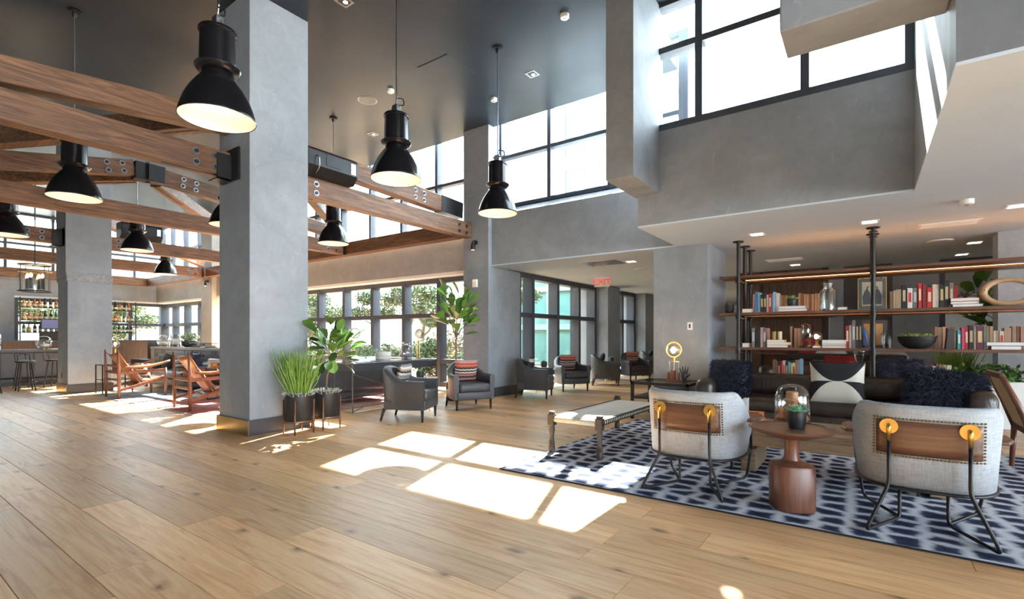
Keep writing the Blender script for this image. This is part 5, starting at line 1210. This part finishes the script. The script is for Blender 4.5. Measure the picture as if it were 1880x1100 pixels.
# ------------------------------------------------------------------ tan leather lounge chairs
def make_chief():
    e = thing('leather_armchair', 'x', 'armchair', (0, 0, 0), 0, 'tan leather armchairs with teak frames')
    for s in (-1, 1):
        MB().tube([(s*.37, -.38, 0), (s*.375, -.38, .3), (s*.372, -.385, .62), (s*.365, -.40, .95)], [.02, .032, .026, .013], 10).build('leg', 'teak', e, smooth=True)
        MB().tube([(s*.38, .4, 0), (s*.385, .4, .3), (s*.38, .4, .57)], [.018, .03, .02], 10).build('leg', 'teak', e, smooth=True)
        MB().bar((s*.38, -.38, .5), (s*.38, .4, .53), .03, .06).build('arm_rail', 'teak', e, bevel=.01)
        MB().bar((s*.38, -.38, .16), (s*.33, .4, .36), .028, .055).build('side_rail', 'teak', e, bevel=.01)
        MB().tube([(s*.22, .1, .2), (s*.27, -.08, .45), (s*.33, -.26, .68)], [.018, .024, .014], 8).build('back_post', 'teak', e, smooth=True)
        MB().surf(lambda u, v, s=s: (s*(.38+.085*(2*u-1)*math.sin(math.pi*min(1, .2+.8*v))**.6), -.3+.78*v, .60+.10*v*v+.035*(2*u-1)**2-.03*math.sin(math.pi*v)), 6, 12).build('arm_saddle', 'tan_leather', e, smooth=True, solid=.014)
    MB().surf(lambda u, v: ((2*u-1)*(.19+.175*v), .03-.42*v-.03*math.sin(math.pi*u), .24+.68*v-.06*v*math.sin(math.pi*u)), 12, 10).build('back_leather', 'tan_leather', e, smooth=True, solid=.012)
    MB().surf(lambda u, v: ((2*u-1)*.33, -.1+.5*v, .25+.15*v-.03*math.sin(math.pi*u)), 10, 8).build('seat_leather', 'tan_leather', e, smooth=True, solid=.03)
    for z in (.36, .5): MB().bar((-.37, -.38, z), (.37, -.38, z), .026, .045).build('back_rail', 'teak', e, bevel=.008)
    MB().bar((-.36, .38, .34), (.36, .38, .34), .026, .05).build('front_rail', 'teak', e, bevel=.008)
    return e
cf0 = make_chief(); cf0.location = (-12.15, 3.75, .0105); cf0.rotation_euler = (0, 0, 0); cf0['label'] = 'tan leather armchair with teak frame on the grey rug by the bar column'
dup(cf0, (-9.2, 3.87, .0105), math.radians(-4), 'tan leather armchair with teak frame on the red rug by the planter column')
pillow('blue and white patterned cushion on the leather chair by the bar column', (-12.12, 3.86, .52), (math.radians(28), 0, 0), .44, .36, .12, 'grey_ikat'); pillow('black fringed cushion on the leather chair by the planter column', (-9.15, 3.98, .52), (math.radians(28), 0, 0), .44, .36, .12, 'black_cloth')
dup(ch0, (-10.35, 4.75, .01), math.radians(55), 'grey lounge chair with walnut panel between the tan leather chairs')
make_sofa('dark sofa with cushions in front of the stone ledge', (-13.1, 4.98, .01), 2.6, 0, .9, 'slate_leather', .62)
fur_cushion('navy sheepskin cushion on the sofa before the stone ledge', (-12.25, 4.9, .66), (math.radians(-12), 0, 0), .46, .4, .18, 'fur_navy', 900, .06, 9)
pillow('dark fringed cushion on the sofa before the stone ledge', (-13.9, 4.95, .6), (math.radians(-14), .1, 0), .46, .4, .14, 'black_cloth'); pillow('grey patterned cushion on the sofa before the stone ledge', (-13.2, 4.95, .6), (math.radians(-14), -.1, 0), .46, .4, .14, 'grey_ikat')
# small black side table with lamp beside the bar column
sdt = thing('side_table', 'thin black steel side table beside the bar column', 'table', (-13.3, 3.72, 0))
for sx in (-1, 1):
    for sy in (-1, 1): MB().box(sx*.22-.01, sx*.22+.01, sy*.26-.01, sy*.26+.01, 0, .62).build('leg', 'black_metal', sdt)
for z in (.3, .61): MB().tube([(-.22, -.26, z), (.22, -.26, z), (.22, .26, z), (-.22, .26, z)], .01, 4, closed=True).build('frame_rail', 'black_metal', sdt)
MB().box(-.22, .22, -.26, .26, .612, .622).build('top', 'black_metal', sdt)
g3 = thing('globe_lamp', 'small glass globe lamp on the thin side table by the bar column', 'lamp', (-13.15, 3.7, .622)); MB().box(-.05, .05, -.05, .05, 0, .12).build('block', 'walnut_z', g3); MB().cyl((-.03, 0, .12), (-.03, 0, .34), .006).cyl((.03, 0, .12), (.03, 0, .34), .006).build('rod', 'brass', g3); MB().tube([(.09*math.cos(a), 0, .45+.09*math.sin(a)) for a in [2*math.pi*k/24 for k in range(24)]], .008, 6, closed=True).build('brass_ring', 'brass', g3, smooth=True); bulb_lamp(g3, .44, .08)
# ------------------------------------------------------------------ stone ledge
pm('stone_a', (.2, .22, .25), (.3, .32, .35), 8, .8, bmp=.5); pm('stone_b', (.13, .14, .16), (.2, .22, .25), 8, .8, bmp=.5); pm('granite', (.45, .45, .45), (.2, .2, .2), 60, .4)
lg = thing('stone_ledge', 'grey stone clad fireplace ledge behind the sofa', 'ledge', (-14.6, 5.75, 0))
MB().box(-1.9, 2.6, -.18, .3, 0, .88).build('core', 'stone_b', lg); MB().box(-2.0, 2.7, -.28, .35, .88, .94).build('top_slab', 'granite', lg, bevel=.006); MB().box(-2.0, -1.75, -.26, .3, 0, .88).build('end_pier', 'granite', lg)
sme = [MB().box(0, 1, -.07, 0, 0, 1).mesh('stone_block') for _ in range(2)]
for k in range(2): sme[k].materials.append(MATS[('stone_a', 'stone_b')[k]])
rnd = random.Random(3)
for r in range(6):
    x = -1.74; z = .30+r*.096
    while x < 2.55:
        L = min(rnd.uniform(.22, .48), 2.6-x); o = bpy.data.objects.new('stone_block', rnd.choice(sme)); COL.objects.link(o); o.parent = lg; o.location = (x+.004, -.18-rnd.uniform(0, .02), z); o.scale = (L-.008, 1, .088); x += L
def hurricane(label, loc, r=.1, h=.3):
    e = thing('hurricane_candle', label, 'candle', loc); MB().lathe([(r, .0), (r, h)], 28, cap=False).build('glass_cylinder', 'clear_glass', e, smooth=True, solid=.004)
    MB().lathe([(r*1.02, 0), (r*1.02, .012), (.0001, .013)], 28).build('base', 'clear_glass', e); MB().lathe([(r*.5, .07), (r*.52, .075), (r*.52, .22), (r*.45, .225), (.0001, .22)], 20).build('candle', 'sign_white', e, smooth='auto'); MB().lathe([(r*.3, .013), (r*.3, .07)], 12).build('holder', 'black_metal', e)
    return e
hurricane('hurricane glass with white candle on the stone ledge', (-15.55, 5.72, .94), .14, .34)
bp = thing('bowl_planter', 'low black bowl of green foliage on the stone ledge', 'plant', (-15.05, 5.9, .94)); MB().lathe([(.12, 0), (.2, .06), (.22, .16), (.2, .16), (.0001, .13)], 28).build('bowl', 'matte_black', bp, smooth='auto'); bushy(bp, 'foliage', 'leaf_variegated', (-.05, 0, .26), (.28, .22, .12), 420, .07, 41)
gbx = thing('glass_tray', 'low glass display box on the stone ledge', 'box', (-13.9, 5.75, .94))
MB().box(-.45, .45, -.15, .15, .01, .015).box(-.45, .45, -.15, -.145, .015, .12).box(-.45, .45, .145, .15, .015, .12).build('glass_sides', 'clear_glass', gbx); MB().tube([(-.45, -.15, .12), (.45, -.15, .12), (.45, .15, .12), (-.45, .15, .12)], .006, 4, closed=True).tube([(-.45, -.15, .01), (.45, -.15, .01), (.45, .15, .01), (-.45, .15, .01)], .006, 4, closed=True).build('metal_edge', 'black_metal', gbx); MB().box(-.4, .4, -.12, .12, .016, .05).build('pebbles', 'gravel', gbx)
potted('small black pot with a round cactus on the stone ledge', (-12.75, 5.75, .94), .085, .14, 'succulent_green', .06, 44)
# ------------------------------------------------------------------ bar counter, stools, bottles
bc = thing('bar_counter', 'long dark bar counter with foot rail', 'counter', (-17.4, 1.3, 0))
MB().box(-.3, .3, -3.6, 2.5, 0, .84).build('body', 'plinth_dark', bc); MB().box(-.5, .4, -3.7, 2.6, .84, .9).build('top', 'plaster_dark', bc, bevel=.006)
for k in range(10): MB().box(.3, .315, -3.55+k*.6, -2.98+k*.6, .1, .8).build('front_panel', 'plaster_dark', bc)
MB().cyl((.42, -3.5, .2), (.42, 2.4, .2), .02).build('foot_rail', 'black_metal', bc)
bk = thing('back_bar', 'dark back bar cabinet under the bottle shelves', 'cabinet', (-22.75, 4.6, 0)); MB().box(-.45, .45, -4, 3.2, 0, 1.06).build('cabinet_body', 'panel_wood', bk); MB().box(-.5, .5, -4.05, 3.25, 1.06, 1.11).build('top', 'plinth_dark', bk)
m_ = thing('bar_booth', 'dark upholstered bench back between the bar and the corner window', 'bench', (-19.6, 6.7, 0)); MB().box(-1.6, 1.2, -.3, .3, 0, .45).build('seat', 'plinth_dark', m_, bevel=.02); MB().box(-1.6, 1.2, .2, .32, .45, 1.12).build('backrest', 'plinth_dark', m_, bevel=.02)
def make_stool():
    e = thing('bar_stool', 'x', 'stool', (0, 0, 0), 0, 'black round bar stools'); MB().lathe([(.15, .63), (.17, .64), (.175, .66), (.16, .672), (.0001, .668)], 24).build('seat', 'black_metal', e, smooth='auto')
    for k in range(4):
        a = math.pi/4+k*math.pi/2; MB().cyl((.2*math.cos(a), .2*math.sin(a), 0), (.12*math.cos(a), .12*math.sin(a), .64), .014, n=8).build('leg', 'black_metal', e)
    MB().tube([(.18*math.cos(a), .18*math.sin(a), .2) for a in [2*math.pi*k/20 for k in range(20)]], .009, 6, closed=True).build('foot_ring', 'black_metal', e)
    MB().tube([(-.15, -.1, .65), (-.19, -.1, .8), (-.2, 0, .84), (-.19, .1, .8), (-.15, .1, .65)], .01, 6).build('back_hoop', 'black_metal', e)
    return e
s0 = make_stool(); s0.location = (-15.45, 2.7, 0); s0['label'] = 'black round bar stool at the counter below the lantern'
for (x, y, lab) in ((-15.95, 3.3, 'black round bar stool beside the bar column'), (-16.15, 2.8, 'black round bar stool tucked against the counter below the lantern'), (-15.2, 2.08, 'black round bar stool at the lobby end of the counter')): dup(s0, (x, y, 0), random.uniform(0, 1), lab)
hurricane('hurricane glass with white candle on the bar counter', (-17.3, 2.42, .9), .17, .38)
def terrarium(label, loc):
    e = thing('glass_terrarium', label, 'terrarium', loc); MB().ball((0, 0, .17), .17, 24, 14).build('globe', 'clear_glass', e, smooth=True); MB().ball((0, 0, .1), .11, 14, 8, (1, 1, .5)).build('shells', 'bone', e, smooth=True); MB().lathe([(.1, 0), (.1, .02)], 20).build('ring_foot', 'bronze', e)
terrarium('round glass terrarium of shells on the bar counter', (-17.2, 3.35, .9)); terrarium('round glass terrarium of shells on the stone ledge end', (-16.35, 5.72, .94))
tp = thing('beer_tap', 'chrome beer tap tower with two dark handles at the bar', 'tap', (-17.6, 2.25, .9))
MB().cyl((0, 0, 0), (0, 0, .3), .04).cyl((0, -.15, .32), (0, .2, .32), .045).build('tower', 'steel', tp, smooth='auto')
for y in (-.08, .12): MB().tube([(.06, y, .3), (.07, y, .42), (.07, y, .58)], [.02, .03, .018], 8).build('tap_handle', 'plinth_dark', tp, smooth=True)
po = thing('till_screen', 'black till with tilted blue screen behind the bar', 'till', (-22.55, 4.6, 1.11), -.3); emis('screen_blue', (.1, .11, .22), .25)
MB().box(-.25, .25, -.3, .3, 0, .3).build('till_body', 'matte_black', po, bevel=.02); MB().bar((.05, -.28, .55), (.05, .28, .55), .05, .36).build('screen_case', 'matte_black', po); MB().box(.077, .08, -.25, .25, .4, .7).build('screen', 'screen_blue', po)
# wall shelves of bottles
for (y0, y1, lab) in ((3.95, 4.95, 'black bottle rack in the bar window before the column'), (6.2, 7.0, 'black bottle rack in the bar window past the column')):
    e = thing('bottle_rack', lab, 'rack', (-23.05, (y0+y1)/2, 0)); hw = (y1-y0)/2+.08
    for z in (1.36, 1.78, 2.2): MB().box(-.14, .14, -hw, hw, z, z+.025).build('shelf', 'black_metal', e)
    for y in (-hw, hw): MB().box(.12, .15, y-.015, y+.015, 1.11, 2.56).build('upright', 'black_metal', e)
glassmat('amber_glass', (.55, .2, .04), .05); glassmat('clear_bottle', (.85, .88, .85), .06); pm('liquor_amber', (.5, .16, .03), (.35, .09, .02), 5, .2); pm('liquor_pale', (.65, .42, .12), (.5, .3, .08), 5, .2); pm('liquor_dark', (.05, .03, .02), None, 5, .25); pm('liquor_green', (.04, .16, .04), None, 5, .25); pm('label_cream', (.65, .58, .45), (.55, .48, .36), 20, .7)
bt = []
for k, (mn, prof) in enumerate([('liquor_amber', [(.05, 0), (.055, .01), (.055, .17), (.02, .23), (.017, .29)]), ('liquor_pale', [(.06, 0), (.065, .01), (.06, .15), (.02, .2), (.018, .27)]), ('liquor_dark', [(.045, 0), (.048, .01), (.048, .19), (.018, .25), (.016, .31)]), ('liquor_green', [(.042, 0), (.044, .01), (.044, .2), (.017, .26), (.015, .32)])]):
    e = thing('liquor_bottle', 'x', 'bottle', (0, 0, 0)); MB().lathe(prof, 14).build('body', mn, e, smooth='auto'); MB().lathe([(prof[-1][0]*1.25, prof[-1][1]-.01), (prof[-1][0]*1.25, prof[-1][1]+.025)], 10).build('cap', 'matte_black', e); r = prof[1][0]+.001; MB().lathe([(r, .05), (r, .12)], 14, cap=False).build('paper_label', 'label_cream', e, smooth=True); bt.append(e)
BL = ['amber whisky bottle', 'pale amber bottle', 'dark bottle', 'green bottle']; first = [True]*4; rnd = random.Random(12)
for (y0, y1, rk) in ((3.98, 4.95, 'the rack before the column'), (6.2, 7.0, 'the rack past the column')):
    for (z, rn) in ((2.2251, 'top shelf'), (1.8051, 'middle shelf'), (1.3851, 'lower shelf')):
        y = y0
        while y < y1:
            k = rnd.choice((0, 0, 0, 1, 1, 2, 3)) if rn != 'lower shelf' else rnd.choice((2, 3, 2, 1))
            b = bt[k] if first[k] else dup(bt[k]); first[k] = False
            b.location = (-23.02, y, z); b['label'] = '%s on the %s of %s' % (BL[k], rn, rk); b['group'] = '%s group, %s of %s' % (BL[k], rn, rk); y += rnd.uniform(.118, .15)
# lantern chandelier
ln = thing('lantern_chandelier', 'round glass lantern chandelier with candle bulbs over the bar', 'chandelier', (-16.5, 3.05, 2.33))
for z in (.0, .48, .64): MB().tube([(.3*math.cos(a), .3*math.sin(a), z) for a in [2*math.pi*k/32 for k in range(32)]], .016, 6, closed=True).build('ring', 'bronze' if z else 'black_metal', ln, smooth=True)
MB().lathe([(.285, 0), (.285, .48)], 32, cap=False).build('glass_drum', 'clear_glass', ln, smooth=True)
for k in range(4):
    a = k*math.pi/2+.4; MB().cyl((.3*math.cos(a), .3*math.sin(a), 0), (.3*math.cos(a), .3*math.sin(a), .64), .008).build('upright', 'black_metal', ln)
    a += .5; x, y = .15*math.cos(a), .15*math.sin(a); MB().cyl((x, y, .06), (x, y, .32), .028).build('candle_sleeve', 'black_metal', ln); MB().ball((x, y, .38), .03, 10, 8, (1, 1, 1.7)).build('flame_bulb', 'filament_glow', ln, smooth=True)
MB().cyl((0, 0, .64), (0, 0, 3.1), .012).bar((-.3, 0, .64), (.3, 0, .64), .02, .02).bar((0, -.3, .64), (0, .3, .64), .02, .02).build('hanger', 'black_metal', ln)
# ------------------------------------------------------------------ garden and buildings outside
pm('foliage_a', (.018, .045, .01), (.05, .09, .02), 3, .6); pm('foliage_b', (.05, .085, .025), (.10, .14, .05), 3, .6); pm('foliage_c', (.11, .06, .04), (.08, .1, .035), 2, .6); pm('tree_bark', (.10, .085, .065), (.16, .14, .11), 12, .9); pm('teal_frame', (.16, .26, .25), (.2, .3, .29), 2, .5)
def tree(name, label, loc, h, pads, mat, seed, trunk_r=.09, leaf=.13, dens=2600):
    e = thing(name, label, 'tree', loc); rnd = random.Random(seed); tp_ = []
    n = 6; pts = [Vector((math.sin(i*1.1+seed)*.16*i/n*2, math.cos(i*.9+seed)*.12*i/n*2, h*i/n)) for i in range(n+1)]
    MB().tube(pts, [trunk_r*(1-.65*i/n) for i in range(n+1)], 8).build('trunk', 'tree_bark', e, smooth=True)
    for k, (x, y, z, r) in enumerate(pads):
        b = min(pts, key=lambda p: abs(p.z-(z-.35))); MB().tube([b, b.lerp(Vector((x, y, z)), .55)+Vector((0, 0, -.1)), (x, y, z)], [trunk_r*.5, trunk_r*.35, trunk_r*.15], 6).build('branch', 'tree_bark', e, smooth=True)
        bushy(e, 'foliage', mat, (x, y, z), (r, r, r*.45), int(dens*r*r), leaf, seed*10+k)
    return e
def bush(label, loc, rad, mat, seed, n=3200, leaf=.11):
    e = thing('garden_shrub', label, 'shrub', loc); MB().cyl((0, 0, 0), (0, 0, rad[2]), .03).build('stem', 'tree_bark', e); bushy(e, 'foliage', mat, (0, 0, rad[2]*.95), rad, n, leaf, seed); return e
tree('cloud_pine', 'pale cloud pruned pine outside the fourth garden pane', (-12.3, 12.2, 0), 2.5, [(0, 0, 2.7, .6), (.7, 0, 2.25, .55), (-.7, .1, 2.2, .55), (.3, 0, 1.75, .45)], 'foliage_b', 1)
tree('cloud_pine', 'tall cloud pruned pine with a thick pale trunk by the corridor corner', (-9.9, 12.6, 0), 3.2, [(-.2, 0, 3.3, .75), (.6, 0, 2.9, .6), (-.9, 0, 2.35, .5), (.3, .3, 2.45, .5)], 'foliage_b', 2, .17)
tree('garden_pine', 'dark green pine outside the third garden pane', (-14.8, 13.5, 0), 2.9, [(0, 0, 3.0, .7), (.8, 0, 2.6, .6), (-.7, 0, 2.7, .6)], 'foliage_a', 3)
tree('garden_pine', 'green pine outside the second garden pane', (-17.6, 14, 0), 2.6, [(0, 0, 2.9, .7), (.8, 0, 2.3, .7), (-.8, 0, 2.3, .6)], 'foliage_a', 4)
tree('cloud_pine', 'cloud pruned pine outside the bar corner window', (-26.0, 7.6, 0), 2.3, [(0, 0, 2.45, .8), (.2, -1.0, 2.0, .8), (-.3, .9, 1.9, .7), (0, -.3, 1.4, .7)], 'foliage_b', 5)
tree('garden_pine', 'dark pine outside the bar bottle window', (-26.2, 4.2, 0), 2.4, [(0, 0, 2.5, .9), (.2, .9, 2.1, .8), (-.2, -.8, 2.0, .8)], 'foliage_b', 6)
tree('garden_pine', 'broad green tree filling the first garden panes', (-19.8, 12.6, 0), 2.6, [(0, 0, 2.8, .9), (.9, .2, 2.2, .9), (-.8, 0, 2.1, .8), (0, -.2, 1.5, .8)], 'foliage_b', 8)
tree('garden_pine', 'feathery tree between the two cloud pines', (-11.6, 15.5, 0), 3.2, [(0, 0, 3.4, .9), (.9, 0, 2.8, .8), (-.9, 0, 2.7, .8)], 'foliage_b', 9)
tree('garden_pine', 'leafy tree outside the corner window near the stone ledge', (-22.5, 11.2, 0), 2.4, [(0, 0, 2.5, .9), (.9, 0, 2.1, .8), (-.9, 0, 2.0, .8), (.2, 0, 1.3, .7)], 'foliage_a', 7)
for (x, y, r, mt, sd, lab) in ((-13.4, 14.6, (1.5, 1.0, .75), 'foliage_c', 61, 'reddish green shrub beyond the cloud pines'), (-11.2, 11.2, (.8, .6, .6), 'foliage_a', 62, 'round green shrub under the cloud pine'), (-15.6, 11.5, (1.1, .7, .55), 'foliage_b', 63, 'pale green shrub low outside the garden window'), (-17.8, 12, (1.2, .8, .6), 'foliage_a', 64, 'green shrub outside the first garden pane'), (-12.9, 10.8, (.9, .5, .5), 'foliage_a', 68, 'dense green shrub against the garden window'), (-16.9, 10.6, (.9, .5, .45), 'foliage_b', 69, 'pale shrub against the garden window near the pilaster'), (-9.4, 10.6, (.6, .5, .4), 'foliage_b', 65, 'low shrub near the corridor corner outside'), (-21, 10.4, (1.0, .7, .6), 'foliage_b', 66, 'pale shrub outside the corner window'), (-25.4, 6.2, (.8, 1.1, .6), 'foliage_a', 67, 'green shrub outside the bar window')): bush(lab, (x, y, 0), r, mt, sd)
concrete('outer_wall', (.22, .22, .215), (.28, .28, .27))
def building(label, loc, w, d, h, floors, bays, rz=0, glass='teal_glass', frame='white_paint', mat='outer_wall'):
    e = thing('building', label, 'building', loc, rz); MB().box(-w/2, w/2, .25, d, 0, h).build('wall', mat, e)
    fh = h/floors
    for f in range(floors+1): MB().box(-w/2, w/2, 0, .26, f*fh-.12 if f else 0, f*fh+.12).build('floor_band', frame, e)
    for b in range(bays+1): MB().box(-w/2+w*b/bays-.06, -w/2+w*b/bays+.06, -.02, .26, 0, h).build('mullion', frame, e)
    for f in range(floors):
        for b in range(bays):
            MB().box(-w/2+w*b/bays+.06, -w/2+w*(b+1)/bays-.06, .14, .16, f*fh+.12, (f+1)*fh-.12).build('window_pane', glass, e)
    return e
pm('teal_panel', (.07, .19, .185), (.11, .25, .24), 2, .2)
pm('pale_panel', (.3, .29, .26), (.36, .35, .32), 2, .5)
building('teal glazed wing outside the corridor windows', (-11.3, 18.5, 0), 9, 1.8, 5.0, 3, 6, 0, 'teal_panel', 'teal_frame')
building('pale office block beyond the garden trees', (-22, 34, 0), 40, 6, 4.4, 2, 14, 0, 'pale_panel')
building('pale building seen through the bar clerestory', (-40, 6, 0), 30, 6, 7, 2, 10, math.radians(90), 'pale_panel')
ro = thing('garden_roof', 'small dark pitched roof pavilion beyond the garden', 'pavilion', (-19.5, 19, 0)); MB().box(-1.6, 1.6, -1, 1, 0, 2.4).build('walls', 'outer_wall', ro); MB().add([(-2, -1.4, 2.4), (2, -1.4, 2.4), (2, 1.4, 2.4), (-2, 1.4, 2.4), (-.6, 0, 3.4), (.6, 0, 3.4)], [(0, 1, 5, 4), (1, 2, 5), (2, 3, 4, 5), (3, 0, 4), (3, 2, 1, 0)]).build('roof', 'plinth_dark', ro)
# curved glazed tower seen through the high window
tw = thing('curved_tower', 'curved teal glazed tower outside the high window', 'building', (-10.6, 24.7, 0))
for k in range(9):
    a0, a1 = -2.0+k*.33, -2.0+(k+1)*.33; p0 = (3.7*math.cos(a0), 3.7*math.sin(a0)); p1 = (3.7*math.cos(a1), 3.7*math.sin(a1))
    for f in range(5): MB().add([(p0[0], p0[1], 3.2*f+.3), (p1[0], p1[1], 3.2*f+.3), (p1[0], p1[1], 3.2*f+3), (p0[0], p0[1], 3.2*f+3)], [(0, 1, 2, 3)]).build('window_pane', 'teal_panel', tw, solid=.06)
    MB().box(p0[0]-.15, p0[0]+.15, p0[1]-.15, p0[1]+.15, 0, 17).build('mullion', 'white_paint', tw)
for f in range(6): MB().prism([(3.85*math.cos(-2.0+.23*j), 3.85*math.sin(-2.0+.23*j)) for j in range(14)]+[(3.4*math.cos(-2.0+.23*j), 3.4*math.sin(-2.0+.23*j)) for j in reversed(range(14))], 3.2*f, 3.2*f+.35).build('floor_band', 'white_paint', tw, fixn=True)
